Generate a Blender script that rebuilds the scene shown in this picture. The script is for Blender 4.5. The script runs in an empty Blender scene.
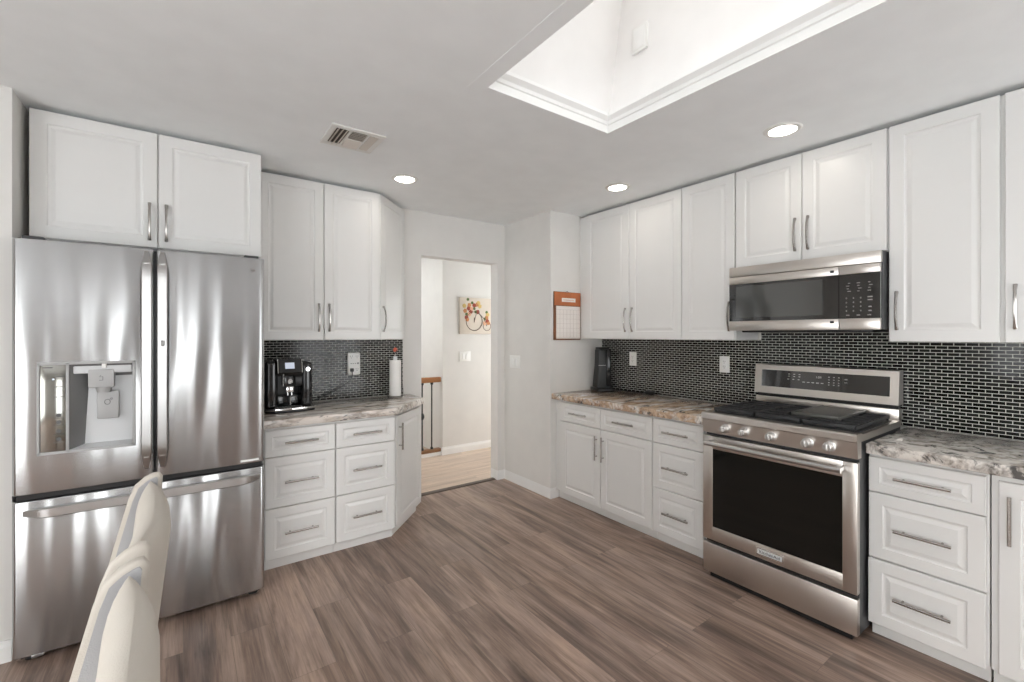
import bpy, bmesh, math, random
from mathutils import Vector, Matrix

PI = math.pi
random.seed(7)
scene = bpy.context.scene
COL = scene.collection

# ------------------------------------------------------------------ camera
cam_d = bpy.data.cameras.new('camera')
cam = bpy.data.objects.new('camera', cam_d)
COL.objects.link(cam)
cam.location = (0, 0, 1.42)
cam.rotation_euler = (PI / 2, 0, -math.radians(36.0))
cam_d.sensor_width = 36.0
cam_d.lens = 452 / 1024 * 36.0
cam_d.shift_y = -6 / 1024
cam_d.clip_start = 0.05
scene.camera = cam

# ------------------------------------------------------------------ world, exposure
world = bpy.data.worlds.new('daylight')
scene.world = world
world.use_nodes = True
wn = world.node_tree.nodes
# overcast sky above the horizon, an added bright ground below it, lighting the ceiling
_tc = wn.new('ShaderNodeTexCoord')
_sx = wn.new('ShaderNodeSeparateXYZ')
_rp = wn.new('ShaderNodeValToRGB')
_mr = wn.new('ShaderNodeMapRange')
_mr.inputs['From Min'].default_value = -1.0
world.node_tree.links.new(_tc.outputs['Generated'], _sx.inputs[0])
world.node_tree.links.new(_sx.outputs['Z'], _mr.inputs['Value'])
world.node_tree.links.new(_mr.outputs[0], _rp.inputs['Fac'])
SKY_UP, GROUND_FILL = 1.08, 1.0
_rp.color_ramp.elements[0].position = 0.47
_rp.color_ramp.elements[0].color = (GROUND_FILL * 0.935, GROUND_FILL * 0.975, GROUND_FILL * 1.0, 1)
_rp.color_ramp.elements[1].position = 0.54
_rp.color_ramp.elements[1].color = (SKY_UP * 0.975, SKY_UP * 0.985, SKY_UP * 0.98, 1)
world.node_tree.links.new(_rp.outputs[0], wn['Background'].inputs[0])
wn['Background'].inputs[1].default_value = 5.8
vs = scene.view_settings
vs.view_transform = 'Standard'
vs.look = 'None'
vs.gamma = 1.0
vs.use_curve_mapping = False
vs.exposure = 0.09
scene.cycles.max_bounces = 10
scene.cycles.diffuse_bounces = 6
scene.cycles.glossy_bounces = 5
scene.cycles.caustics_reflective = False
scene.cycles.caustics_refractive = False
scene.cycles.use_denoising = True
scene.cycles.sample_clamp_indirect = 8.0


def portal(name, loc, rot, sx, sy):
    l = bpy.data.lights.new(name, 'AREA')
    l.shape = 'RECTANGLE'
    l.size, l.size_y = sx, sy
    l.cycles.is_portal = True
    o = bpy.data.objects.new(name, l)
    o.location = loc
    o.rotation_euler = rot
    COL.objects.link(o)
    return o


# openings the daylight comes through: (x or y range, z range)
WIN_S = [(-0.80, 0.15, 0.08, 2.15), (1.75, 3.10, 0.08, 2.15)]      # wall behind the camera (wider one added for light), Y = -2.3
WIN_W = [(-2.2, 1.20, 0.08, 2.15)]                                 # wall on the left (added wide to light the ceiling), X = -2.6
SKY = (1.07, 1.835, 0.15, 1.655)                                  # skylight opening in the ceiling
YS, XW = -2.3, -2.6
H = 2.5
for (a, b, z0, z1) in WIN_S:
    portal('daylight_portal', ((a + b) / 2, YS - 0.12, (z0 + z1) / 2), (PI / 2, 0, PI), b - a, z1 - z0)
for (a, b, z0, z1) in WIN_W:
    portal('daylight_portal', (XW - 0.12, (a + b) / 2, (z0 + z1) / 2), (PI / 2, 0, PI / 2), b - a, z1 - z0)
portal('daylight_portal', (1.43, 0.81, 3.46), (0, 0, 0), 0.36, 0.78)


# ------------------------------------------------------------------ materials
def nmat(name):
    m = bpy.data.materials.new(name)
    m.use_nodes = True
    nt = m.node_tree
    b = nt.nodes['Principled BSDF']
    return m, nt, b


def N(nt, kind, **kw):
    n = nt.nodes.new(kind)
    for k, v in kw.items():
        if k in n.inputs.keys():
            n.inputs[k].default_value = v
        else:
            setattr(n, k, v)
    return n


def L(nt, a, b):
    nt.links.new(a, b)


def simple(name, col, rough=0.5, metal=0.0, spec=0.5, coat=0.0, var=0.02, bump=0.0, bscale=200.0):
    m, nt, b = nmat(name)
    tc = N(nt, 'ShaderNodeTexCoord')
    nz = N(nt, 'ShaderNodeTexNoise', Scale=6.0, Detail=3.0)
    L(nt, tc.outputs['Object'], nz.inputs['Vector'])
    r = N(nt, 'ShaderNodeValToRGB')
    c0 = [max(0, c * (1 - var)) for c in col]
    c1 = [min(1, c * (1 + var)) for c in col]
    r.color_ramp.elements[0].color = (*c0, 1)
    r.color_ramp.elements[1].color = (*c1, 1)
    r.color_ramp.elements[0].position = 0.3
    r.color_ramp.elements[1].position = 0.7
    L(nt, nz.outputs['Fac'], r.inputs['Fac'])
    L(nt, r.outputs['Color'], b.inputs['Base Color'])
    b.inputs['Roughness'].default_value = rough
    b.inputs['Metallic'].default_value = metal
    b.inputs['Specular IOR Level'].default_value = spec
    b.inputs['Coat Weight'].default_value = coat
    if bump:
        n2 = N(nt, 'ShaderNodeTexNoise', Scale=bscale, Detail=2.0)
        L(nt, tc.outputs['Object'], n2.inputs['Vector'])
        bp = N(nt, 'ShaderNodeBump', Strength=bump, Distance=0.002)
        L(nt, n2.outputs['Fac'], bp.inputs['Height'])
        L(nt, bp.outputs['Normal'], b.inputs['Normal'])
    return m


def emit(name, col, strength):
    m, nt, b = nmat(name)
    b.inputs['Base Color'].default_value = (*col, 1)
    b.inputs['Emission Color'].default_value = (*col, 1)
    b.inputs['Emission Strength'].default_value = strength
    return m


def steel(name, col, rough, wav=0.0, aniso=0.0, grain=0.0, scale=(7, 7, 0.9), bdist=0.02):
    m, nt, b = nmat(name)
    b.inputs['Base Color'].default_value = (*col, 1)
    b.inputs['Metallic'].default_value = 1.0
    b.inputs['Roughness'].default_value = rough
    b.inputs['Anisotropic'].default_value = aniso
    tg = N(nt, 'ShaderNodeTangent', direction_type='RADIAL', axis='Z')
    if aniso:
        L(nt, tg.outputs['Tangent'], b.inputs['Tangent'])
        b.inputs['Anisotropic Rotation'].default_value = 0.25
    tc = N(nt, 'ShaderNodeTexCoord')
    # fine grain in the roughness
    mp = N(nt, 'ShaderNodeMapping', Scale=(300, 300, 4))
    L(nt, tc.outputs['Object'], mp.inputs['Vector'])
    nz = N(nt, 'ShaderNodeTexNoise', Scale=1.0, Detail=2.0)
    L(nt, mp.outputs['Vector'], nz.inputs['Vector'])
    mr = N(nt, 'ShaderNodeMapRange')
    mr.inputs['To Min'].default_value = rough * (1 - grain)
    mr.inputs['To Max'].default_value = rough * (1 + grain)
    L(nt, nz.outputs['Fac'], mr.inputs['Value'])
    L(nt, mr.outputs['Result'], b.inputs['Roughness'])
    if wav:
        m2 = N(nt, 'ShaderNodeMapping', Scale=scale)
        L(nt, tc.outputs['Object'], m2.inputs['Vector'])
        n2 = N(nt, 'ShaderNodeTexNoise', Scale=1.0, Detail=1.0)
        L(nt, m2.outputs['Vector'], n2.inputs['Vector'])
        bp = N(nt, 'ShaderNodeBump', Strength=wav, Distance=bdist)
        L(nt, n2.outputs['Fac'], bp.inputs['Height'])
        L(nt, bp.outputs['Normal'], b.inputs['Normal'])
    return m


def ramp(nt, stops):
    r = N(nt, 'ShaderNodeValToRGB')
    el = r.color_ramp.elements
    while len(el) < len(stops):
        el.new(0.5)
    for e, (p, c) in zip(el, stops):
        e.position = p
        e.color = (*c, 1)
    return r


def mix(nt, a, b, fac, mode='MIX'):
    n = N(nt, 'ShaderNodeMix', data_type='RGBA', blend_type=mode)
    for sock, v in ((n.inputs[6], a), (n.inputs[7], b), (n.inputs[0], fac)):
        if hasattr(v, 'is_linked'):
            L(nt, v, sock)
        else:
            sock.default_value = v if not isinstance(v, tuple) else (*v, 1)
    return n.outputs[2]


def floor_mat(name, light, mid, dark, row=0.18, length=1.25, rough=0.4, gap=(0.03, 0.025, 0.022), along_y=True, contrast=1.0):
    m, nt, b = nmat(name)
    g = N(nt, 'ShaderNodeNewGeometry')
    sx = N(nt, 'ShaderNodeSeparateXYZ')
    L(nt, g.outputs['Position'], sx.inputs[0])
    cx = N(nt, 'ShaderNodeCombineXYZ')
    a, c = ('Y', 'X') if along_y else ('X', 'Y')
    L(nt, sx.outputs[a], cx.inputs['X'])
    L(nt, sx.outputs[c], cx.inputs['Y'])
    br = N(nt, 'ShaderNodeTexBrick', offset=0.37, offset_frequency=2, squash=1.0)
    br.inputs['Color1'].default_value = (0, 0, 0, 1)
    br.inputs['Color2'].default_value = (1, 1, 1, 1)
    br.inputs['Mortar'].default_value = (0.5, 0.5, 0.5, 1)
    br.inputs['Scale'].default_value = 1.0
    br.inputs['Mortar Size'].default_value = 0.0009
    br.inputs['Mortar Smooth'].default_value = 0.3
    br.inputs['Brick Width'].default_value = length
    br.inputs['Row Height'].default_value = row
    L(nt, cx.outputs[0], br.inputs['Vector'])
    rnd = N(nt, 'ShaderNodeSeparateColor')
    L(nt, br.outputs['Color'], rnd.inputs[0])
    sh = N(nt, 'ShaderNodeMath', operation='MULTIPLY')
    L(nt, rnd.outputs[0], sh.inputs[0])
    sh.inputs[1].default_value = 1.2

    def streak(su, sv, detail, dist=0.0):
        mp = N(nt, 'ShaderNodeMapping', Scale=(su, sv, 1))
        L(nt, cx.outputs[0], mp.inputs['Vector'])
        nz = N(nt, 'ShaderNodeTexNoise', noise_dimensions='4D', Scale=1.0, Detail=detail, Roughness=0.6, Distortion=dist)
        L(nt, mp.outputs[0], nz.inputs['Vector'])
        L(nt, sh.outputs[0], nz.inputs['W'])
        return nz.outputs['Fac']
    broad = streak(0.55, 7.5, 7.0, 1.4)
    fine = streak(3.5, 120.0, 3.0)
    grain = streak(3.2, 34.0, 6.0, 0.8)
    blot = streak(1.6, 4.0, 5.0, 1.2)
    r1 = ramp(nt, [(0.34, dark), (0.47, mid), (0.58, light)])
    L(nt, broad, r1.inputs['Fac'])
    r2 = ramp(nt, [(0.30, (0.72, 0.72, 0.72)), (0.55, (1, 1, 1)), (0.75, (1.15, 1.15, 1.15))])
    L(nt, fine, r2.inputs['Fac'])
    r5 = ramp(nt, [(0.30, (0.66, 0.64, 0.62)), (0.48, (1.0, 1.0, 1.0)), (0.70, (1.16, 1.16, 1.16))])
    L(nt, grain, r5.inputs['Fac'])
    r3 = ramp(nt, [(0.3, (0.80, 0.80, 0.83)), (0.65, (1.12, 1.10, 1.07))])
    L(nt, blot, r3.inputs['Fac'])
    r4 = ramp(nt, [(0.0, (0.90, 0.90, 0.90)), (1.0, (1.08, 1.07, 1.07))])
    L(nt, rnd.outputs[0], r4.inputs['Fac'])
    c1 = mix(nt, r1.outputs[0], r2.outputs[0], 1.0 * contrast, 'MULTIPLY')
    c1 = mix(nt, c1, r5.outputs[0], 1.0 * contrast, 'MULTIPLY')
    c2 = mix(nt, c1, r3.outputs[0], 1.0 * contrast, 'MULTIPLY')
    c3 = mix(nt, c2, r4.outputs[0], 1.0 * contrast, 'MULTIPLY')
    c4 = mix(nt, c3, gap, br.outputs['Fac'])
    L(nt, c4, b.inputs['Base Color'])
    b.inputs['Roughness'].default_value = rough
    bp = N(nt, 'ShaderNodeBump', Strength=0.15, Distance=0.002)
    L(nt, fine, bp.inputs['Height'])
    L(nt, bp.outputs[0], b.inputs['Normal'])
    return m


def granite(name, ang, tan, stretch, dark_scale=14):
    m, nt, b = nmat(name)
    g = N(nt, 'ShaderNodeNewGeometry')
    mp = N(nt, 'ShaderNodeMapping')
    mp.inputs['Rotation'].default_value = (0, 0, ang)
    mp.inputs['Scale'].default_value = (stretch, 1, 1)
    L(nt, g.outputs['Position'], mp.inputs['Vector'])

    def nz(scale, detail, dist, off):
        mm = N(nt, 'ShaderNodeMapping', Location=(off, off * 2, off * 3))
        L(nt, mp.outputs[0], mm.inputs['Vector'])
        n = N(nt, 'ShaderNodeTexNoise', Scale=scale, Detail=detail, Roughness=0.65, Distortion=dist)
        L(nt, mm.outputs[0], n.inputs['Vector'])
        return n.outputs['Fac']
    base = ramp(nt, [(0.34, (0.16, 0.15, 0.14)), (0.43, (0.45, 0.42, 0.39)), (0.53, (0.82, 0.79, 0.75))])
    L(nt, nz(16, 8, 0.6, 1.3), base.inputs['Fac'])
    tanr = ramp(nt, [(0.40, (0, 0, 0)), (0.54, (1, 1, 1))])
    L(nt, nz(9, 6, 1.2, 4.1), tanr.inputs['Fac'])
    tc = ramp(nt, [(0.35, (0.27, 0.15, 0.09)), (0.62, (0.62, 0.46, 0.32))])
    L(nt, nz(26, 6, 0.4, 2.7), tc.inputs['Fac'])
    f1 = N(nt, 'ShaderNodeMath', operation='MULTIPLY')
    L(nt, tanr.outputs[0], f1.inputs[0])
    f1.inputs[1].default_value = tan
    c1 = mix(nt, base.outputs[0], tc.outputs[0], f1.outputs[0])
    dk = ramp(nt, [(0.55 + 0.02 * tan, (0, 0, 0)), (0.62 + 0.02 * tan, (0.9, 0.9, 0.9))])
    L(nt, nz(dark_scale, 10, 0.9, 7.7), dk.inputs['Fac'])
    c2 = mix(nt, c1, (0.045, 0.045, 0.045), dk.outputs[0])
    L(nt, c2, b.inputs['Base Color'])
    b.inputs['Roughness'].default_value = 0.12
    b.inputs['Specular IOR Level'].default_value = 0.5
    return m


def tile_mat(name, along):
    """black glass mosaic laid in running bond with pale grout"""
    m, nt, b = nmat(name)
    g = N(nt, 'ShaderNodeNewGeometry')
    sx = N(nt, 'ShaderNodeSeparateXYZ')
    L(nt, g.outputs['Position'], sx.inputs[0])
    cx = N(nt, 'ShaderNodeCombineXYZ')
    L(nt, sx.outputs[along], cx.inputs['X'])
    L(nt, sx.outputs['Z'], cx.inputs['Y'])
    br = N(nt, 'ShaderNodeTexBrick', offset=0.5, offset_frequency=2, squash=1.0)
    br.inputs['Color1'].default_value = (0.006, 0.006, 0.006, 1)
    br.inputs['Color2'].default_value = (0.028, 0.028, 0.027, 1)
    br.inputs['Mortar'].default_value = (0.62, 0.62, 0.58, 1)
    br.inputs['Scale'].default_value = 1.0
    br.inputs['Mortar Size'].default_value = 0.0015
    br.inputs['Mortar Smooth'].default_value = 0.1
    br.inputs['Bias'].default_value = -0.3
    br.inputs['Brick Width'].default_value = 0.0455
    br.inputs['Row Height'].default_value = 0.0177
    L(nt, cx.outputs[0], br.inputs['Vector'])
    L(nt, br.outputs['Color'], b.inputs['Base Color'])
    r = N(nt, 'ShaderNodeMapRange')
    b.inputs['Specular IOR Level'].default_value = 0.22
    r.inputs['To Min'].default_value = 0.10
    r.inputs['To Max'].default_value = 0.8
    L(nt, br.outputs['Fac'], r.inputs['Value'])
    L(nt, r.outputs[0], b.inputs['Roughness'])
    # every tile sits at a slightly different tilt
    nz = N(nt, 'ShaderNodeTexNoise', Scale=14.0, Detail=2.0)
    L(nt, cx.outputs[0], nz.inputs['Vector'])
    ad = N(nt, 'ShaderNodeMath', operation='MULTIPLY_ADD')
    L(nt, br.outputs['Fac'], ad.inputs[0])
    ad.inputs[1].default_value = -1.0
    L(nt, nz.outputs['Fac'], ad.inputs[2])
    bp = N(nt, 'ShaderNodeBump', Strength=0.35, Distance=0.0015)
    L(nt, ad.outputs[0], bp.inputs['Height'])
    L(nt, bp.outputs[0], b.inputs['Normal'])
    return m


MT = dict(
    wall=simple('wall_paint', (0.74, 0.725, 0.70), 0.85, bump=0.05),
    taupe=simple('taupe_paint', (0.37, 0.35, 0.335), 0.85),
    hallwall=simple('hall_paint', (0.74, 0.725, 0.70), 0.85, bump=0.05),
    ceiling=simple('ceiling_paint', (0.865, 0.88, 0.885), 0.9, bump=0.05),
    shaft=simple('shaft_paint', (0.86, 0.85, 0.84), 0.8),
    trim=simple('trim_paint', (0.86, 0.86, 0.85), 0.4),
    cab=simple('cabinet_white', (0.77, 0.765, 0.75), 0.30, var=0.008),
    nickel=steel('brushed_nickel', (0.46, 0.44, 0.42), 0.24, aniso=0.0),
    steel=steel('brushed_steel', (0.53, 0.535, 0.54), 0.25, wav=0.7, aniso=0.85, scale=(6.5, 6.5, 1.0), bdist=0.024),
    steelflat=steel('range_steel', (0.66, 0.62, 0.58), 0.30, wav=0.06, scale=(4, 4, 4), bdist=0.004),
    steelbar=steel('handle_steel', (0.54, 0.535, 0.53), 0.28, aniso=0.0),
    knobsteel=steel('satin_knob_steel', (0.62, 0.61, 0.60), 0.32),
    chrome=steel('polished_chrome', (0.80, 0.80, 0.80), 0.10, aniso=0.0),
    darkside=simple('dark_grey_enamel', (0.045, 0.045, 0.048), 0.35),
    black=simple('black_plastic', (0.012, 0.012, 0.013), 0.35),
    gloss=simple('gloss_black_plastic', (0.012, 0.012, 0.013), 0.12),
    glass=simple('black_glass', (0.010, 0.010, 0.010), 0.05, spec=0.7, coat=1.0),
    ovenglass=simple('oven_window_glass', (0.006, 0.006, 0.005), 0.08, spec=0.35),
    screenglass=simple('microwave_screen_glass', (0.05, 0.052, 0.05), 0.06, spec=0.7, coat=1.0),
    dimmark=simple('dim_print', (0.26, 0.26, 0.25), 0.5),
    iron=simple('cast_iron', (0.028, 0.028, 0.030), 0.5, bump=0.3, bscale=300),
    griddle=simple('griddle_top', (0.09, 0.088, 0.08), 0.3),
    greyplastic=simple('grey_plastic', (0.42, 0.42, 0.42), 0.4),
    lightplastic=simple('light_grey_plastic', (0.62, 0.63, 0.64), 0.35),
    midplastic=simple('dispenser_grey', (0.30, 0.30, 0.30), 0.25, metal=0.6),
    panelglass=simple('smoked_mirror_panel', (0.33, 0.325, 0.30), 0.12, metal=0.9),
    whiteplastic=simple('white_plastic', (0.84, 0.84, 0.82), 0.35),
    slot=simple('slot_dark', (0.03, 0.03, 0.03), 0.5),
    mark=simple('pale_print', (0.55, 0.55, 0.53), 0.5),
    darkmark=simple('dark_print', (0.10, 0.10, 0.10), 0.5),
    graniteL=granite('granite_streaked_grey', 0.35, 0.30, 0.30, 22),
    graniteM=granite('granite_streaked_tan', 1.0, 0.95, 0.3, 20),
    graniteR=granite('granite_cloudy', 0.6, 0.15, 0.8, 13),
    tileX=tile_mat('black_mosaic_x', 'X'),
    tileY=tile_mat('black_mosaic_y', 'Y'),
    floor=floor_mat('vinyl_planks', (0.41, 0.30, 0.242), (0.275, 0.193, 0.153), (0.125, 0.086, 0.069), gap=(0.15, 0.115, 0.095), rough=0.36),
    hallfloor=floor_mat('pale_oak_boards', (0.62, 0.50, 0.40), (0.55, 0.43, 0.34), (0.46, 0.35, 0.27), row=0.08, length=0.9, rough=0.3, gap=(0.3, 0.22, 0.17), along_y=False, contrast=0.5),
    threshold=simple('threshold_wood', (0.10, 0.075, 0.06), 0.5),
    oak=simple('oak_rail', (0.36, 0.15, 0.05), 0.4, var=0.15),
    oakshoe=simple('oak_shoe', (0.26, 0.13, 0.06), 0.5, var=0.15),
    wrought=simple('wrought_iron', (0.02, 0.02, 0.02), 0.45),
    paper=simple('paper', (0.88, 0.86, 0.84), 0.9, bump=0.2, bscale=120),
    page=simple('calendar_page', (0.84, 0.79, 0.75), 0.8),
    grid=simple('calendar_grid_ink', (0.55, 0.48, 0.45), 0.8),
    orange=simple('calendar_orange', (0.50, 0.16, 0.06), 0.7, var=0.25),
    brown=simple('calendar_wood_brown', (0.20, 0.085, 0.04), 0.7, var=0.3),
    cream=simple('canvas_cream', (0.68, 0.61, 0.53), 0.85, var=0.05),
    wheel=simple('bicycle_ink', (0.10, 0.065, 0.05), 0.8),
    petalr=simple('petal_red', (0.33, 0.07, 0.045), 0.8, var=0.2),
    petalo=simple('petal_orange', (0.55, 0.24, 0.10), 0.8, var=0.2),
    petaly=simple('petal_yellow', (0.64, 0.47, 0.17), 0.8, var=0.2),
    petalp=simple('petal_peach', (0.72, 0.42, 0.28), 0.8, var=0.2),
    leafg=simple('leaf_green', (0.10, 0.15, 0.05), 0.8, var=0.3),
    redknob=simple('red_finial', (0.62, 0.11, 0.06), 0.4),
    fabric=simple('cream_fabric', (0.54, 0.50, 0.445), 0.9, var=0.04, bump=0.3, bscale=400),
    shadefabric=simple('shade_grey_fabric', (0.38, 0.38, 0.39), 0.9, var=0.04, bump=0.3, bscale=400),  # chair fabric greyed to stand for the shade inside the wings
    chairwood=simple('chair_leg_wood', (0.42, 0.30, 0.20), 0.5),
    screen=emit('lit_screen', (0.55, 0.60, 0.70), 0.5),
    led=emit('led_diffuser', (1.0, 0.93, 0.84), 32.0),
    louver=simple('vent_louver', (0.66, 0.61, 0.55), 0.5),
    ventdark=simple('vent_inside', (0.10, 0.085, 0.07), 0.8),
    ventwhite=simple('vent_frame_white', (0.78, 0.77, 0.74), 0.5),
)


# ------------------------------------------------------------------ mesh helpers
def finish(bm, ang=0.6):
    bmesh.ops.recalc_face_normals(bm, faces=bm.faces[:])
    for f in bm.faces:
        f.smooth = True
    for e in bm.edges:
        e.smooth = not (len(e.link_faces) == 2 and e.calc_face_angle(0) > ang)


def obj(name, bm, mat, parent=None, loc=(0, 0, 0), rot=(0, 0, 0), label=None, ang=0.6, done=True):
    if done:
        finish(bm, ang)
    me = bpy.data.meshes.new(name)
    bm.to_mesh(me)
    bm.free()
    me.materials.append(MT[mat] if isinstance(mat, str) else mat)
    o = bpy.data.objects.new(name, me)
    COL.objects.link(o)
    o.location = loc
    o.rotation_euler = rot
    if parent is not None:
        o.parent = parent
    if label:
        o['label'] = label
    return o


def thing(name, label, cat, loc=(0, 0, 0), rotz=0.0, group=None):
    o = bpy.data.objects.new(name, None)
    o.empty_display_size = 0.1
    COL.objects.link(o)
    o.location = loc
    o.rotation_euler = (0, 0, rotz)
    return tag(o, label, cat, group)


def tag(o, label, cat, group=None):
    o['label'] = label
    o['category'] = cat
    if group:
        o['group'] = group
    return o


def struct(name, bm, mat, parent=None, ang=0.6):
    o = obj(name, bm, mat, parent, ang=ang)
    if parent is None:
        o['kind'] = 'structure'
    return o


def B():
    return bmesh.new()


def box(bm, x0, x1, y0, y1, z0, z1, bev=0.0, seg=2, mtx=None):
    r = bmesh.ops.create_cube(bm, size=1.0)
    vs_ = r['verts']
    for v in vs_:
        v.co = Vector(((x0 + x1) / 2 + v.co.x * (x1 - x0), (y0 + y1) / 2 + v.co.y * (y1 - y0), (z0 + z1) / 2 + v.co.z * (z1 - z0)))
    if bev > 0:
        es = list({e for v in vs_ for e in v.link_edges})
        q = bmesh.ops.bevel(bm, geom=es, offset=bev, segments=seg, profile=0.5, affect='EDGES')
        vs_ = list({v for f in q['faces'] for v in f.verts} | {v for v in vs_ if v.is_valid})
    if mtx is not None:
        bmesh.ops.transform(bm, matrix=mtx, verts=[v for v in vs_ if v.is_valid])
    return vs_


def ring_frames(pts, closed=False):
    n = len(pts)
    out = []
    up = None
    for i in range(n):
        if closed:
            t = pts[(i + 1) % n] - pts[i - 1]
        else:
            t = pts[min(i + 1, n - 1)] - pts[max(i - 1, 0)]
        t.normalize()
        if up is None:
            up = Vector((0, 0, 1)) if abs(t.z) < 0.9 else Vector((0, 1, 0))
        u = (up - t * up.dot(t))
        if u.length < 1e-6:
            u = t.orthogonal()
        u.normalize()
        w = t.cross(u)
        up = u
        out.append((u, w))
    return out


def tube(bm, pts, r, seg=10, closed=False, sect=None, caps=True):
    """sweep a round (or given 2-D) section along pts; r a number or a list"""
    pts = [Vector(p) for p in pts]
    fr = ring_frames(pts, closed)
    rings = []
    for i, p in enumerate(pts):
        u, w = fr[i]
        rr = r[i] if isinstance(r, (list, tuple)) else r
        if sect:
            ring = [bm.verts.new(p + u * (a * rr) + w * (b * rr)) for a, b in sect]
        else:
            ring = [bm.verts.new(p + u * (math.cos(2 * PI * k / seg) * rr) + w * (math.sin(2 * PI * k / seg) * rr)) for k in range(seg)]
        rings.append(ring)
    m = len(rings[0])
    nr = len(rings)
    for i in range(nr if closed else nr - 1):
        a, b = rings[i], rings[(i + 1) % nr]
        for k in range(m):
            bm.faces.new((a[k], a[(k + 1) % m], b[(k + 1) % m], b[k]))
    if caps and not closed:
        bm.faces.new(rings[0][::-1])
        bm.faces.new(rings[-1])


def cyl(bm, p0, p1, r0, r1=None, seg=20):
    r1 = r0 if r1 is None else r1
    tube(bm, [p0, p1], [r0, r1], seg)


def lathe(bm, prof, c=(0, 0, 0), seg=24, axis='Z'):
    """prof: list of (r, h)"""
    c = Vector(c)
    rings = []
    for r, h in prof:
        if r < 1e-6:
            rings.append([bm.verts.new(c + (Vector((0, 0, h)) if axis == 'Z' else Vector((h, 0, 0)) if axis == 'X' else Vector((0, h, 0))))])
            continue
        ring = []
        for k in range(seg):
            a, b = math.cos(2 * PI * k / seg) * r, math.sin(2 * PI * k / seg) * r
            ring.append(bm.verts.new(c + (Vector((a, b, h)) if axis == 'Z' else Vector((h, a, b)) if axis == 'X' else Vector((a, h, b)))))
        rings.append(ring)
    for i in range(len(rings) - 1):
        a, b = rings[i], rings[i + 1]
        for k in range(seg):
            k2 = (k + 1) % seg
            if len(a) == 1 and len(b) == 1:
                continue
            if len(a) == 1:
                bm.faces.new((a[0], b[k], b[k2]))
            elif len(b) == 1:
                bm.faces.new((a[k], a[k2], b[0]))
            else:
                bm.faces.new((a[k], a[k2], b[k2], b[k]))
    for ring, rev in ((rings[0], True), (rings[-1], False)):
        if len(ring) > 1:
            bm.faces.new(ring[::-1] if rev else ring)


def prism(bm, poly, z0, z1, bev=0.0, seg=2):
    lo = [bm.verts.new((x, y, z0)) for x, y in poly]
    hi = [bm.verts.new((x, y, z1)) for x, y in poly]
    n = len(poly)
    bm.faces.new(lo[::-1])
    bm.faces.new(hi)
    for i in range(n):
        bm.faces.new((lo[i], lo[(i + 1) % n], hi[(i + 1) % n], hi[i]))
    if bev:
        es = list({e for v in lo + hi for e in v.link_edges})
        bmesh.ops.bevel(bm, geom=es, offset=bev, segments=seg, profile=0.5, affect='EDGES')


def extrude_x(bm, prof, x0, x1):
    """profile in (y, z), extruded along x"""
    a = [bm.verts.new((x0, y, z)) for y, z in prof]
    b = [bm.verts.new((x1, y, z)) for y, z in prof]
    n = len(prof)
    bm.faces.new(a)
    bm.faces.new(b[::-1])
    for i in range(n):
        bm.faces.new((a[i], b[i], b[(i + 1) % n], a[(i + 1) % n]))


def raised_panel(w, h, fw, t=0.020):
    """door or drawer slab with routed frame and raised field; front at y=0 facing -y"""
    bm = B()
    steps = [(0.0, t), (0.0, 0.003), (0.003, 0.0), (fw, 0.0), (fw + 0.004, 0.0045), (fw + 0.009, 0.0055), (fw + 0.013, 0.0055), (fw + 0.030, 0.0005), (fw + 0.033, 0.0005)]
    rings = []
    for ins, d in steps:
        rings.append([bm.verts.new((ins, d, ins)), bm.verts.new((w - ins, d, ins)), bm.verts.new((w - ins, d, h - ins)), bm.verts.new((ins, d, h - ins))])
    bm.faces.new(rings[0][::-1])
    for a, b in zip(rings, rings[1:]):
        for k in range(4):
            bm.faces.new((a[k], a[(k + 1) % 4], b[(k + 1) % 4], b[k]))
    bm.faces.new(rings[-1])
    finish(bm, 0.05)
    return bm


def bar_pull(length, vertical, bow):
    """handle mesh about its own middle, standing off a face at y=0 toward -y"""
    bm = B()
    hl = length / 2
    pts, rad = [], []
    n = 16
    if bow:
        for i in range(n + 1):
            s = -1 + 2 * i / n
            pts.append((s * hl, -0.007 - 0.020 * (1 - abs(s) ** 2.6), 0))
            rad.append(0.0055 if abs(s) < 0.75 else 0.0055 + 0.002 * (abs(s) - 0.75) / 0.25)
        sect = [(1.0, 0.5), (0.5, 0.9), (-0.5, 0.9), (-1.0, 0.5), (-1.0, -0.5), (-0.5, -0.9), (0.5, -0.9), (1.0, -0.5)]
        tube(bm, pts, rad, sect=sect)
        for s in (-1, 1):
            box(bm, s * (hl - 0.004) - 0.007, s * (hl - 0.004) + 0.007, -0.011, 0.0, -0.006, 0.006, 0.0015)
    else:
        for i in range(n + 1):
            s = -1 + 2 * i / n
            pts.append((s * hl, -0.028, 0))
            rad.append(0.0064)
        tube(bm, pts, rad, seg=10)
        for s in (-1, 1):
            cyl(bm, (s * hl * 0.68, 0, 0), (s * hl * 0.68, -0.028, 0), 0.0045, seg=10)
    if vertical:
        bmesh.ops.rotate(bm, verts=bm.verts[:], cent=(0, 0, 0), matrix=Matrix.Rotation(PI / 2, 3, 'Y'))
    finish(bm)
    return bm


PULLS = {}


def pull(parent, x, z, vertical, bow, length=0.19):
    key = (vertical, bow, length)
    if key not in PULLS:
        bm = bar_pull(length, vertical, bow)
        me = bpy.data.meshes.new('handle')
        bm.to_mesh(me)
        bm.free()
        me.materials.append(MT['nickel'])
        PULLS[key] = me
    o = bpy.data.objects.new('handle', PULLS[key])
    COL.objects.link(o)
    o.parent = parent
    o.location = (x, -0.0005, z)
    o['label'] = 'brushed nickel bar handle'
    return o


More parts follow.
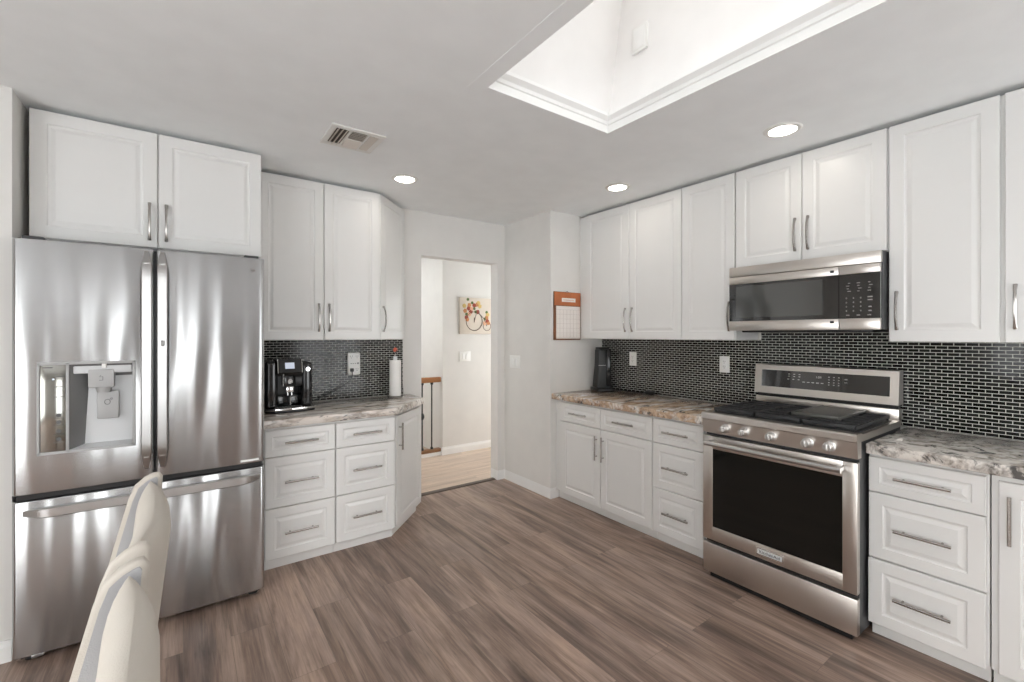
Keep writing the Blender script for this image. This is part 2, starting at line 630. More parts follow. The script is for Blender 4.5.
def cabinet(name, label, cat, origin, rotz, w, d, z0, z1, fronts, toe=None, group=None, poly=None, xo=0.0):
    """local frame: x to the viewer's right, y into the cabinet, door fronts on y=0; z is world z.
    fronts: (kind, x0, x1, z0, z1, handle) handle = None | 'mid' | ('L'|'R', 'top'|'bottom')"""
    root = thing(name, label, cat, (origin[0], origin[1], 0), 0 if poly else rotz, group)
    bm = B()
    if poly is None:
        box(bm, xo, xo + w, 0.0215, d, z0, z1)
    else:
        prism(bm, poly, z0, z1)
    obj('carcass', bm, 'cab', root)
    if toe:
        bm = B()
        if poly is None:
            box(bm, xo + 0.001, xo + w - 0.001, 0.058, d - 0.05, 0.001, z0 - 0.001)
        else:
            prism(bm, toe, 0.001, z0 - 0.001)
        obj('toe_kick', bm, 'cab', root)
    for f in fronts:
        kind, a, b, c, e, hd = f[:6]
        dy = f[6] if len(f) > 6 else 0.0
        fw = 0.058 if kind == 'door' else (0.052 if e - c > 0.2 else 0.040)
        p = obj(kind, raised_panel(b - a, e - c, fw), 'cab', root, (a, dy, c) if poly is None else (a * math.cos(rotz), a * math.sin(rotz), c), (0, 0, rotz if poly else 0), done=False)
        if hd is None:
            continue
        if hd == 'mid':
            pull(p, (b - a) / 2, (e - c) / 2, False, False)
        else:
            side, end, bow = hd
            x = 0.032 if side == 'L' else (b - a) - 0.032
            z = 0.06 + 0.095 if end == 'bottom' else 0.038 + 0.095 if end == 'low' else (e - c) - 0.05 - 0.095
            pull(p, x, z, True, bow)
    return root


# ------------------------------------------------------------------ setting
bm = B(); box(bm, XW, 3.5, YS, 3.70, -0.08, 0.0)
struct('floor', bm, 'floor')
bm = B(); box(bm, 0.9, 4.6, 3.754, 6.3, -0.08, 0.0)
struct('floor_hall', bm, 'hallfloor')
bm = B()
extrude_x(bm, [(3.682, 0.0), (3.690, 0.008), (3.735, 0.010), (3.752, 0.0), (3.752, -0.08), (3.682, -0.08)], 1.685, 2.478)
struct('trim_threshold', bm, 'threshold')

# ceiling with the skylight hole
bm = B()
sx0, sx1, sy0, sy1 = SKY
for (a, b, c, d) in ((XW - 0.1, sx0, YS - 0.1, 3.9), (sx1, 3.6, YS - 0.1, 3.9), (sx0, sx1, YS - 0.1, sy0), (sx0, sx1, sy1, 3.9)):
    box(bm, a, b, c, d, H, H + 0.03)
bmesh.ops.remove_doubles(bm, verts=bm.verts[:], dist=1e-5)
struct('ceiling', bm, 'ceiling')
bm = B()
box(bm, 0.8, 4.7, 3.9, 5.0, H, H + 0.1); box(bm, 0.8, 1.3, 5.0, 6.1, H, H + 0.1); box(bm, 2.0, 4.7, 5.0, 6.1, H, H + 0.1); box(bm, 1.0, 2.0, 5.6, 6.1, H, H + 0.1)  # gap over the stairwell is an unseen opening added to brighten it
struct('ceiling_hall', bm, 'ceiling')

# right wall, pier beside the doorway, back wall with the doorway
bm = B(); box(bm, 3.22, 3.4, YS, 2.97, 0, H)
struct('wall_right', bm, 'wall')
bm = B(); box(bm, 2.567, 3.4, 2.967, 3.66, 0, H)
struct('wall_pier', bm, 'wall')
bm = B()
box(bm, -0.62, 1.68, 3.66, 3.78, 0, H)
box(bm, 2.485, 3.4, 3.66, 3.78, 0, H)
box(bm, 1.68, 2.485, 3.66, 3.78, 2.118, H)
struct('wall_back', bm, 'wall')
bm = B(); box(bm, XW, -0.607, 2.885, 3.78, 0, H)
struct('wall_left', bm, 'wall')

# walls behind the camera, with window openings
bm = B()
xs = XW
for (a, b, z0, z1) in WIN_S:
    box(bm, xs, a, YS - 0.12, YS, 0, H)
    box(bm, a, b, YS - 0.12, YS, 0, z0)
    box(bm, a, b, YS - 0.12, YS, z1, H)
    xs = b
box(bm, xs, 3.4, YS - 0.12, YS, 0, H)
struct('wall_south', bm, 'taupe')
bm = B()
ys = YS - 0.12
for (a, b, z0, z1) in WIN_W:
    box(bm, XW - 0.12, XW, ys, a, 0, H)
    box(bm, XW - 0.12, XW, a, b, 0, z0)
    box(bm, XW - 0.12, XW, a, b, z1, H)
    ys = b
box(bm, XW - 0.12, XW, ys, 3.78, 0, H)
struct('wall_west', bm, 'wall')


def window(idx, along, a, b, z0, z1, n):
    bm = B()
    t = 0.055

    def bx(u0, u1, c0, c1, p0=-0.10, p1=0.012):
        if along == 'X':
            box(bm, u0, u1, YS + p0, YS + p1, c0, c1, 0.004)
        else:
            box(bm, XW + p0, XW + p1, u0, u1, c0, c1, 0.004)
    bx(a, a + t, z0, z1); bx(b - t, b, z0, z1); bx(a + t, b - t, z0, z0 + t); bx(a + t, b - t, z1 - t, z1)
    for k in range(1, n):
        u = a + (b - a) * k / n
        bx(u - 0.035, u + 0.035, z0 + t, z1 - t, -0.08, -0.01)
    struct('window_%d' % idx, bm, 'trim')


window(1, 'X', *WIN_S[0], 1)
window(2, 'X', *WIN_S[1], 2)  # added window out of view, letting in more daylight
window(3, 'Y', *WIN_W[0], 4)  # added window out of view, wide to light ceiling and cabinets

# skylight shaft: the end wall leans in, the long walls stand upright
bm = B()
zt = 3.40
lo = [(sx0, sy0, H + 0.03), (sx1, sy0, H + 0.03), (sx1, sy1, H + 0.03), (sx0, sy1, H + 0.03)]
hi = [(sx0 + 0.05, sy0 + 0.1, zt), (sx1 - 0.01, sy0 + 0.1, zt), (sx1 - 0.01, sy1 - 0.15, zt), (sx0 + 0.05, sy1 - 0.15, zt)]


def shell(off, z0o, z1o):
    cx_, cy_ = (sx0 + sx1) / 2, (sy0 + sy1) / 2
    r = []
    for ring, zz in ((lo, z0o), (hi, z1o)):
        r.append([bm.verts.new((x + (off if x > cx_ else -off), y + (off if y > cy_ else -off), z + zz)) for x, y, z in ring])
    return r


inn = shell(0.0, 0, 0)
out_ = shell(0.06, 0, 0)
for k in range(4):
    k2 = (k + 1) % 4
    bm.faces.new((inn[0][k], inn[0][k2], inn[1][k2], inn[1][k]))
    bm.faces.new((out_[0][k2], out_[0][k], out_[1][k], out_[1][k2]))
    bm.faces.new((inn[1][k], inn[1][k2], out_[1][k2], out_[1][k]))
    bm.faces.new((inn[0][k2], inn[0][k], out_[0][k], out_[0][k2]))
struct('wall_skylight_shaft', bm, 'shaft', ang=0.3)
# unseen lid added over the shaft, narrowing its opening to dim the walls
bm = B()
for (a, b, c, d) in ((sx0 + 0.0, 1.25, sy0, sy1), (1.61, sx1, sy0, sy1), (1.25, 1.61, sy0, 0.42), (1.25, 1.61, 1.20, sy1)):
    box(bm, a, b, c, d, zt, zt + 0.05)
struct('window_4', bm, 'shaft')
# reveal and crown inside the opening
bm = B()
prof = [(0.0015, -0.0025), (0.0015, 0.036), (0.007, 0.040), (0.009, 0.056), (0.022, 0.070), (0.026, 0.074), (0.026, 0.090), (0.001, 0.0905), (0.0005, -0.0025)]
# rings stepping round the four sides, mitred at the corners
rings = []
for (o, z) in prof:
    e = -o             # the moulding steps in over the opening as it rises
    rings.append([bm.verts.new(p) for p in ((sx0 - e, sy0 - e, H + z), (sx1 + e, sy0 - e, H + z), (sx1 + e, sy1 + e, H + z), (sx0 - e, sy1 + e, H + z))])
for a, b in zip(rings, rings[1:] + rings[:1]):
    for k in range(4):
        bm.faces.new((a[k], a[(k + 1) % 4], b[(k + 1) % 4], b[k]))
struct('trim_skylight_crown', bm, 'trim', ang=0.3)
bm = B()
w = 0.072
i0 = 0.0
for (a, b, c, d) in ((sx0 - w, sx0 + i0, sy0 - w, sy1 + w), (sx1 - i0, sx1 + w, sy0 - w, sy1 + w), (sx0 + i0, sx1 - i0, sy1 - i0, sy1 + w), (sx0 + i0, sx1 - i0, sy0 - w, sy0 + i0)):
    box(bm, a, b, c, d, H - 0.0018, H - 0.0003)
struct('trim_skylight_casing', bm, 'ceiling')

# hall behind the doorway
bm = B(); box(bm, 2.475, 4.6, 4.80, 4.92, 0, H); box(bm, 2.475, 2.60, 4.92, 5.9, 0, H)
struct('wall_hall', bm, 'hallwall')
bm = B(); box(bm, 0.9, 4.6, 5.9, 6.0, 0.0, H)
struct('wall_hall_far', bm, 'hallwall')
bm = B()
box(bm, 0.8, 0.9, 3.78, 4.9, 0, H); box(bm, 0.8, 0.9, 4.9, 6.2, 0, 1.2); box(bm, 0.8, 0.9, 4.9, 6.2, 2.0, H); box(bm, 0.8, 0.9, 5.5, 6.2, 1.2, 2.0)
struct('wall_hall_left', bm, 'hallwall')
bm = B()
box(bm, 4.6, 4.7, 3.66, 6.3, 0, 0.6); box(bm, 4.6, 4.7, 3.66, 6.3, 2.0, H)
box(bm, 4.6, 4.7, 4.75, 6.3, 0.6, 2.0); box(bm, 3.4, 4.7, 3.56, 3.66, 0, H)  # unseen gap left in the side wall to let daylight into the hall
struct('wall_hall_right', bm, 'hallwall')


def baseboard(name, pts, h=0.092, t=0.013):
    """run of skirting along a polyline, board on the left of travel"""
    bm = B()
    pr = [(0, 0), (t, 0), (t, h * 0.72), (t * 0.55, h * 0.86), (t * 0.45, h), (0, h)]
    pts = [Vector((x, y, 0)) for x, y in pts]
    n = len(pts)
    rings = []
    for i, p in enumerate(pts):
        d0 = (p - pts[i - 1]).normalized() if i > 0 else None
        d1 = (pts[i + 1] - p).normalized() if i < n - 1 else None
        if d0 is None: d0 = d1
        if d1 is None: d1 = d0
        n0 = Vector((-d0.y, d0.x, 0)); n1 = Vector((-d1.y, d1.x, 0))
        m = (n0 + n1)
        m = m / (m.length ** 2 / 2) if m.length > 1e-6 else n0
        rings.append([bm.verts.new(p + m * a + Vector((0, 0, b + 0.0005))) for a, b in pr])
    k = len(pr)
    for a, b in zip(rings, rings[1:]):
        for j in range(k):
            bm.faces.new((a[j], a[(j + 1) % k], b[(j + 1) % k], b[j]))
    bm.faces.new(rings[0]); bm.faces.new(rings[-1][::-1])
    struct(name, bm, 'trim', ang=0.3)


baseboard('baseboard_pier', [(2.66, 2.9665), (2.5665, 2.9665), (2.5665, 3.6595), (2.4845, 3.6595), (2.4845, 3.78)][::-1])
baseboard('baseboard_left', [(-0.606, 2.8845), (XW + 0.01, 2.8845)])
baseboard('baseboard_hall', [(4.55, 4.7995), (2.4745, 4.7995), (2.4745, 4.815)][::1])

# ------------------------------------------------------------------ backsplashes and worktops
bm = B(); box(bm, 0.374, 1.505, 3.649, 3.6595, 0.917, 1.3835)
tag(obj('tile_backsplash', bm, 'tileX'), 'black mosaic tile backsplash behind the espresso machine and paper towels', 'backsplash')
bm = B(); box(bm, 3.209, 3.2195, -1.2, 2.9665, 0.917, 1.386)
box(bm, 3.209, 3.2195, 0.745, 1.505, 1.386, 1.4435)
tag(obj('tile_backsplash', bm, 'tileY'), 'long black mosaic tile backsplash running behind the range and under the microwave', 'backsplash')

bm = B(); prism(bm, [(0.373, 3.6485), (0.373, 2.988), (1.192, 2.988), (1.570, 3.366), (1.570, 3.6485)], 0.868, 0.9155, 0.006, 3)
tag(obj('countertop', bm, 'graniteL'), 'streaked grey granite countertop with an angled corner beside the refrigerator', 'countertop')
bm = B(); prism(bm, [(2.575, 2.9655), (2.575, 1.506), (3.2085, 1.506), (3.2085, 2.9655)], 0.868, 0.9155, 0.006, 3)
tag(obj('countertop', bm, 'graniteM'), 'tan and grey streaked granite countertop to the left of the range, under the calendar', 'countertop')
bm = B(); prism(bm, [(2.575, 0.7375), (2.575, -1.2), (3.2085, -1.2), (3.2085, 0.7375)], 0.868, 0.9155, 0.006, 3)
tag(obj('countertop', bm, 'graniteR'), 'cloudy grey and black granite countertop right of the range, above three drawers', 'countertop')

# ------------------------------------------------------------------ cabinets
ZB, ZT = 0.076, 0.866
D1, D2, D3 = (0.690, 0.850), (0.383, 0.685), (0.077, 0.378)
BASE = 'white base cabinets'
UP = 'white wall cabinets'
# left run (faces -Y)
F = 3.02
cabinet('base_cabinet', 'white three-drawer base cabinet next to the refrigerator, under the espresso machine', 'cabinet', (0.378, F), 0, 0.412, 0.63, ZB, ZT,
        [('drawer', 0.010, 0.410, *D1, 'mid'), ('drawer', 0.010, 0.410, *D2, 'mid'), ('drawer', 0.010, 0.410, *D3, 'mid')], True, BASE)
cabinet('base_cabinet', 'white three-drawer base cabinet between the refrigerator-side drawers and the angled corner cabinet', 'cabinet', (0.7905, F), 0, 0.400, 0.63, ZB, ZT,
        [('drawer', 0.005, 0.397, *D1, 'mid'), ('drawer', 0.005, 0.397, *D2, 'mid'), ('drawer', 0.005, 0.397, *D3, 'mid')], True, BASE)


def to_local(o, rot, pts):
    c, s = math.cos(rot), math.sin(rot)
    return [((x - o[0]) * c + (y - o[1]) * s, -(x - o[0]) * s + (y - o[1]) * c) for x, y in pts]


o = (1.197, 3.022)
cabinet('base_cabinet', 'narrow angled white base cabinet with one door, under the paper towels by the doorway', 'cabinet', o, PI / 4, 0, 0, ZB, ZT,
        [('door', 0.018, 0.492, 0.077, 0.850, ('L', 'top', False))],
        to_local(o, 0, [(1.194, 3.088), (1.519, 3.413), (1.519, 3.645), (1.194, 3.645)]), BASE,
        poly=to_local(o, 0, [(1.194, 3.05), (1.5445, 3.400), (1.5445, 3.6475), (1.194, 3.6475)]))
# over the refrigerator
cabinet('wall_cabinet', 'white two-door cabinet mounted over the refrigerator', 'cabinet', (-0.583, 3.01), 0, 0.953, 0.645, 1.872, 2.476,
        [('door', 0.003, 0.472, 1.876, 2.476, ('R', 'low', True)), ('door', 0.477, 0.952, 1.876, 2.476, ('L', 'low', True))], None, UP)
cabinet('wall_cabinet', 'tall white two-door wall cabinet above the espresso machine', 'cabinet', (0.374, 3.312), 0, 0.813, 0.345, 1.386, 2.476,
        [('door', 0.014, 0.414, 1.386, 2.476, ('R', 'bottom', True)), ('door', 0.419, 0.811, 1.386, 2.476, ('L', 'bottom', True))], None, UP)
o = (1.192, 3.314)
cabinet('wall_cabinet', 'narrow angled white wall cabinet with one door, above the paper towels', 'cabinet', o, PI / 4, 0, 0, 1.386, 2.476,
        [('door', 0.006, 0.458, 1.386, 2.476, ('L', 'bottom', True))], None, UP,
        poly=to_local(o, 0, [(1.190, 3.343), (1.504, 3.657), (1.504, 3.658), (1.190, 3.658)]))
# right run (faces -X): local x runs toward the camera
FX = 2.61
cabinet('base_cabinet', 'white base cabinet with two drawers over two doors, below the calendar', 'cabinet', (FX, 2.964), -PI / 2, 1.012, 0.595, ZB, ZT,
        [('drawer', 0.080, 0.531, *D1, 'mid'), ('drawer', 0.536, 1.009, *D1, 'mid'),
         ('door', 0.080, 0.531, 0.077, 0.685, ('R', 'top', False)), ('door', 0.536, 1.009, 0.077, 0.685, ('L', 'top', False))], True, BASE)
cabinet('base_cabinet', 'white three-drawer base cabinet immediately left of the range', 'cabinet', (FX, 1.9515), -PI / 2, 0.444, 0.595, ZB, ZT,
        [('drawer', 0.004, 0.380, *D1, 'mid'), ('drawer', 0.004, 0.380, *D2, 'mid'), ('drawer', 0.004, 0.380, *D3, 'mid')], True, BASE)
cabinet('base_cabinet', 'white three-drawer base cabinet immediately right of the range', 'cabinet', (FX, 0.7375), -PI / 2, 0.3955, 0.595, ZB, ZT,
        [('drawer', 0.002, 0.387, *D1, 'mid'), ('drawer', 0.002, 0.387, *D2, 'mid'), ('drawer', 0.002, 0.387, *D3, 'mid', -0.008)], True, BASE)
cabinet('base_cabinet', 'white one-door base cabinet cut off by the right edge, beyond the range drawers', 'cabinet', (FX, 0.337), -PI / 2, 0.56, 0.595, ZB, ZT,
        [('door', 0.021, 0.48, 0.077, 0.842, ('L', 'top', False))], True, BASE)
UX = 2.90
cabinet('wall_cabinet', 'tall white two-door wall cabinet next to the calendar', 'cabinet', (UX, 2.965), -PI / 2, 1.0485, 0.305, 1.387, 2.476,
        [('door', 0.092, 0.572, 1.387, 2.476, ('R', 'bottom', True)), ('door', 0.577, 1.0465, 1.387, 2.476, ('L', 'bottom', True))], None, UP)
cabinet('wall_cabinet', 'tall white one-door wall cabinet immediately left of the microwave', 'cabinet', (UX, 1.916), -PI / 2, 0.391, 0.305, 1.387, 2.476,
        [('door', 0.004, 0.386, 1.387, 2.476, ('R', 'bottom', True))], None, UP)
cabinet('wall_cabinet', 'short white two-door wall cabinet above the microwave', 'cabinet', (UX, 1.524), -PI / 2, 0.785, 0.305, 1.850, 2.476,
        [('door', 0.004, 0.389, 1.852, 2.476, ('R', 'bottom', True)), ('door', 0.393, 0.781, 1.852, 2.476, ('L', 'bottom', True))], None, UP)
cabinet('wall_cabinet', 'tall white one-door wall cabinet immediately right of the microwave', 'cabinet', (UX, 0.738), -PI / 2, 0.3955, 0.305, 1.387, 2.476,
        [('door', 0.006, 0.391, 1.387, 2.476, ('L', 'bottom', True))], None, UP)
cabinet('wall_cabinet', 'tall white wall cabinet cut off by the right edge, above the last base cabinet', 'cabinet', (UX, 0.342), -PI / 2, 0.45, 0.305, 1.387, 2.476,
        [('door', 0.010, 0.44, 1.387, 2.476, ('L', 'bottom', True))], None, UP)


# ------------------------------------------------------------------ refrigerator
def text_mesh(name, s, size, mat, parent, mtx, ext=0.0006):
    cu = bpy.data.curves.new(name, 'FONT')
    cu.body = s
    cu.size = size
    cu.extrude = ext
    cu.align_x = 'CENTER'
    cu.align_y = 'CENTER'
    t = bpy.data.objects.new(name + '_tmp', cu)
    COL.objects.link(t)
    bpy.context.view_layer.update()
    me = bpy.data.meshes.new_from_object(t.evaluated_get(bpy.context.evaluated_depsgraph_get()))
    bpy.data.objects.remove(t)
    bpy.data.curves.remove(cu)
    me.transform(mtx)
    me.materials.clear()
    me.materials.append(MT[mat])
    o = bpy.data.objects.new(name, me)
    COL.objects.link(o)
    o.parent = parent
    return o


FACE_Y = Matrix.Rotation(PI / 2, 4, 'X')                                  # text facing -y
FACE_X = Matrix.Rotation(-PI / 2, 4, 'Z') @ Matrix.Rotation(PI / 2, 4, 'X')  # text facing -x


def fridge():
    x0, x1, yf = -0.592, 0.359, 2.79
    xm = -0.113
    root = thing('refrigerator', 'stainless steel french-door refrigerator with a water dispenser and bottom freezer drawer', 'refrigerator', ((x0 + x1) / 2, yf, 0))
    ox = (x0 + x1) / 2

    def P(bm):
        bmesh.ops.translate(bm, verts=bm.verts[:], vec=(-ox, -yf, 0))
        return bm
    bm = B(); box(bm, x0 + 0.006, x1 - 0.006, yf + 0.075, 3.62, 0.03, 1.815, 0.006)
    obj('body', P(bm), 'darkside', root)

    def slab(a, b, z0, z1, bulge, edge=0.018, hole=None, t=0.07):
        """door skin: gently bowed across its width, rounded vertical edges; optional rectangular hole"""
        bm = B()
        xs = [0, 0.15, 0.35, 0.6, 0.85, 1.0]
        cols = []
        # side returns then face
        def yface(x):
            s = (x - (a + b) / 2) / ((b - a) / 2)
            y = yf + bulge * s * s
            d = min(x - a, b - x)
            if d < edge:
                q = (edge - d) / edge
                y += edge * (1 - math.sqrt(max(0, 1 - q * q)))
            return y
        X = [a + edge * (1 - math.cos(PI / 2 * k / 6)) for k in range(7)]
        inner = [a + edge + (b - a - 2 * edge) * k / 22 for k in range(1, 22)]
        if hole:
            hx0, hx1, hz0, hz1 = hole
            inner = [x for x in inner if abs(x - hx0) > 0.008 and abs(x - hx1) > 0.008] + [hx0, hx1]
            inner.sort()
        X = X + inner + [b - edge * (1 - math.cos(PI / 2 * (6 - k) / 6)) for k in range(0, 7)]
        e2 = 0.006
        Z = [z0, z0 + e2 * 0.3, z0 + e2] + ([hole[2], hole[3]] if hole else [(z0 + z1) / 2]) + [z1 - e2, z1 - e2 * 0.3, z1]
        zo = [e2, e2 * 0.3, 0] + [0] * (len(Z) - 6) + [0, e2 * 0.3, e2]
        V = [[bm.verts.new((x, yface(x) + zo[j], z)) for x in X] for j, z in enumerate(Z)]
        for j in range(len(Z) - 1):
            for i in range(len(X) - 1):
                if hole and X[i] >= hole[0] - 1e-6 and X[i + 1] <= hole[1] + 1e-6 and Z[j] >= hole[2] - 1e-6 and Z[j + 1] <= hole[3] + 1e-6:
                    continue
                bm.faces.new((V[j][i], V[j][i + 1], V[j + 1][i + 1], V[j + 1][i]))
        # back box
        bl = [bm.verts.new((x, yf + t, z)) for x, z in ((a, z0), (b, z0), (b, z1), (a, z1))]
        bm.faces.new(bl[::-1])
        bm.faces.new([bl[0]] + [bl[1]] + [V[0][i] for i in range(len(X) - 1, -1, -1)])
        bm.faces.new([bl[3]] + [V[-1][i] for i in range(len(X))] + [bl[2]])
        bm.faces.new([bl[0]] + [V[j][0] for j in range(len(Z))] + [bl[3]])
        bm.faces.new([bl[1]] + [bl[2]] + [V[j][-1] for j in range(len(Z) - 1, -1, -1)])
        if hole:
            # reveal of the recess
            i0 = X.index(hole[0]); i1 = X.index(hole[1]); j0 = Z.index(hole[2]); j1 = Z.index(hole[3])
            per = [V[j0][i] for i in range(i0, i1 + 1)] + [V[j][i1] for j in range(j0 + 1, j1 + 1)] + [V[j1][i] for i in range(i1 - 1, i0 - 1, -1)] + [V[j][i0] for j in range(j1 - 1, j0, -1)]
            back = [bm.verts.new((v.co.x, yf + 0.062, v.co.z)) for v in per]
            m = len(per)
            for k in range(m):
                bm.faces.new((per[k], per[(k + 1) % m], back[(k + 1) % m], back[k]))
            bm.faces.new(back)
        return bm
    zl, zh = 0.731, 1.836
    hole = (-0.510, -0.188, 0.899, 1.296)
    dl = obj('door', P(slab(x0, xm - 0.0025, zl, zh, 0.008, hole=hole)), 'steel', root, ang=0.5, label='left door with the dispenser')
    dr = obj('door', P(slab(xm + 0.0025, x1, zl, zh, 0.008)), 'steel', root, ang=0.5, label='right door')
    fz = obj('freezer_drawer', P(slab(x0, x1, 0.034, 0.703, 0.008)), 'steel', root, ang=0.5)
    # recessed black seam between doors and freezer
    bm = B(); box(bm, x0 + 0.01, x1 - 0.01, yf + 0.03, yf + 0.072, 0.705, 0.729)
    obj('gasket', P(bm), 'black', root)
    bm = B(); box(bm, xm - 0.002, xm + 0.002, yf + 0.03, yf + 0.07, 0.735, 1.83)
    obj('gasket', P(bm), 'black', root)

    # vertical handles: wide bars running the door's height, sweeping back into the door at each end
    def vbar(xc, door):
        bm = B()
        n = 40
        zz0, zz1 = zl + 0.045, zh - 0.012
        ring = []
        hw = 0.020
        for i in range(n + 1):
            s = i / n
            z = zz0 + (zz1 - zz0) * s
            d = min(s, 1 - s) * (zz1 - zz0)
            q = min(1.0, d / 0.10)
            out = 0.004 + 0.040 * math.sin(q * PI / 2) ** 1.3
            w_ = hw * (0.45 + 0.55 * math.sin(q * PI / 2))
            y = yf + 0.006 - out
            sec = [(-w_, 0.016), (-w_, 0.004), (-w_ * 0.8, 0.0), (w_ * 0.8, 0.0), (w_, 0.004), (w_, 0.016)]
            ring.append([bm.verts.new((xc + a, y + b, z)) for a, b in sec])
        for a, b in zip(ring, ring[1:]):
            for k in range(6):
                bm.faces.new((a[k], a[(k + 1) % 6], b[(k + 1) % 6], b[k]))
        bm.faces.new(ring[0]); bm.faces.new(ring[-1][::-1])
        box(bm, xc - 0.010, xc + 0.010, yf - 0.03, yf + 0.006, zz0 + 0.06, zz0 + 0.10)
        box(bm, xc - 0.010, xc + 0.010, yf - 0.03, yf + 0.006, zz1 - 0.10, zz1 - 0.06)
        return obj('handle', P(bm), 'steelbar', door, ang=0.5)
    vbar(xm - 0.030, dl)
    hr = vbar(xm + 0.030, dr)
    bm = B(); box(bm, xm + 0.024, xm + 0.040, yf - 0.0405, yf - 0.037, 1.365, 1.395, 0.001)
    obj('latch_button', P(bm), 'greyplastic', dr)
    # freezer handle
    bm = B()
    n = 40
    ring = []
    a0, a1 = x0 + 0.035, x1 - 0.020
    for i in range(n + 1):
        s = i / n
        d = min(s, 1 - s) * (a1 - a0)
        q = min(1.0, d / 0.09)
        out = 0.004 + 0.040 * math.sin(q * PI / 2) ** 1.3
        hh = 0.021 * (0.55 + 0.45 * math.sin(q * PI / 2))
        x = a0 + (a1 - a0) * s
        y = yf + 0.006 - out
        sec = [(-hh, 0.016), (-hh, 0.004), (-hh * 0.8, 0.0), (hh * 0.8, 0.0), (hh, 0.004), (hh, 0.016)]
        ring.append([bm.verts.new((x, y + b, 0.652 + a)) for a, b in sec])
    for a, b in zip(ring, ring[1:]):
        for k in range(6):
            bm.faces.new((a[k], b[k], b[(k + 1) % 6], a[(k + 1) % 6]))
    bm.faces.new(ring[0]); bm.faces.new(ring[-1][::-1])
    for xx in (a0 + 0.07, a1 - 0.07):
        box(bm, xx - 0.02, xx + 0.02, yf - 0.03, yf + 0.006, 0.644, 0.66)
    obj('handle', P(bm), 'steelbar', fz, ang=0.5)
    # dispenser
    hx0, hx1, hz0, hz1 = hole
    cp = -0.418
    bm = B()
    for (a, b, c, d) in ((hx0 - 0.004, hx1 + 0.004, hz1 - 0.008, hz1 + 0.004), (hx0 - 0.004, hx1 + 0.004, hz0 - 0.004, hz0 + 0.008), (hx0 - 0.004, hx0 + 0.005, hz0, hz1), (hx1 - 0.008, hx1 + 0.004, hz0, hz1), (cp - 0.005, cp + 0.005, hz0, hz1)):
        box(bm, a, b, yf - 0.004, yf + 0.014, c, d, 0.001)
    obj('dispenser_frame', P(bm), 'greyplastic', dl)
    bm = B(); box(bm, hx0 + 0.004, cp - 0.004, yf + 0.0005, yf + 0.012, hz0 + 0.007, hz1 - 0.007, 0.002)
    pan = obj('control_panel', P(bm), 'panelglass', dl)
    bm = B()
    for z in (1.235, 1.190, 1.145):
        box(bm, cp - 0.042, cp - 0.012, yf - 0.0004, yf + 0.0006, z, z + 0.003)
    for z in (1.065, 1.035, 0.995, 0.960):
        cyl(bm, (cp - 0.028, yf + 0.0006, z), (cp - 0.028, yf - 0.0004, z), 0.009, seg=16)
        box(bm, cp - 0.045, cp - 0.010, yf - 0.0004, yf + 0.0006, z - 0.014, z - 0.012)
    box(bm, hx0 + 0.012, hx0 + 0.045, yf - 0.0004, yf + 0.0006, 1.275, 1.279)
    obj('panel_icon', P(bm), 'darkmark', dl)
    bm = B(); cyl(bm, (-0.463, yf + 0.0006, 1.225), (-0.463, yf - 0.0006, 1.225), 0.004, seg=12)
    obj('indicator', P(bm), 'screen', dl)
    # recess: slanted side walls, pale back
    bm = B()
    z0, z1 = hz0 + 0.008, hz1 - 0.008
    xa, xb = cp + 0.005, hx1 - 0.008
    f = [(xa, z0), (xb, z0), (xb, z1), (xa, z1)]
    bk = [(xa + 0.045, z0 + 0.012), (xb - 0.004, z0 + 0.012), (xb - 0.004, z1 - 0.06), (xa + 0.06, z1 - 0.06)]
    V0 = [bm.verts.new((x, yf + 0.003, z)) for x, z in f]
    V1 = [bm.verts.new((x, yf + 0.058, z)) for x, z in bk]
    for k in (1, 2, 3):
        bm.faces.new((V0[k], V0[(k + 1) % 4], V1[(k + 1) % 4], V1[k]))
    obj('dispenser_recess', P(bm), 'midplastic', dl, ang=0.3)
    bm = B()
    a = [bm.verts.new(v) for v in ((xa + 0.044, yf + 0.0575, z0 + 0.012), (xb - 0.003, yf + 0.0575, z0 + 0.012), (xb - 0.003, yf + 0.0575, z1 - 0.059), (xa + 0.059, yf + 0.0575, z1 - 0.059),
                                   (xa, yf + 0.004, z0), (xb, yf + 0.004, z0))]
    bm.faces.new(a[:4]); bm.faces.new((a[4], a[5], a[1], a[0]))
    obj('dispenser_back', P(bm), 'lightplastic', dl, ang=0.3)
    bm = B(); box(bm, xa + 0.012, xb - 0.003, yf + 0.010, yf + 0.057, 1.245, 1.280, 0.004)
    obj('dispenser_canopy', P(bm), 'lightplastic', dl)
    bm = B(); box(bm, -0.352, -0.262, yf + 0.004, yf + 0.055, 1.178, 1.262, 0.006)
    cyl(bm, (-0.300, yf + 0.025, 1.180), (-0.300, yf + 0.025, 1.155), 0.030, 0.024)
    obj('spout', P(bm), 'greyplastic', dl)
    bm = B(); box(bm, -0.325, -0.247, yf + 0.030, yf + 0.048, 1.030, 1.160, 0.006)
    pd = obj('paddle', P(bm), 'greyplastic', dl)
    bm = B()
    tube(bm, [(-0.288 + 0.010 * math.cos(t * 2 * PI / 16), yf + 0.0295, 1.108 + 0.012 * math.sin(t * 2 * PI / 16)) for t in range(16)], 0.0012, seg=6, closed=True)
    tube(bm, [(-0.274 + 0.004 * math.cos(t * 2 * PI / 10), yf + 0.0295, 1.122 + 0.004 * math.sin(t * 2 * PI / 10)) for t in range(10)], 0.001, seg=6, closed=True)
    tube(bm, [(-0.313, yf + 0.0035, 1.212), (-0.301, yf + 0.0035, 1.212), (-0.301, yf + 0.0035, 1.228), (-0.313, yf + 0.0035, 1.228), (-0.307, yf + 0.0035, 1.235)], 0.0012, seg=6)
    obj('dispenser_icon', P(bm), 'darkmark', dl)
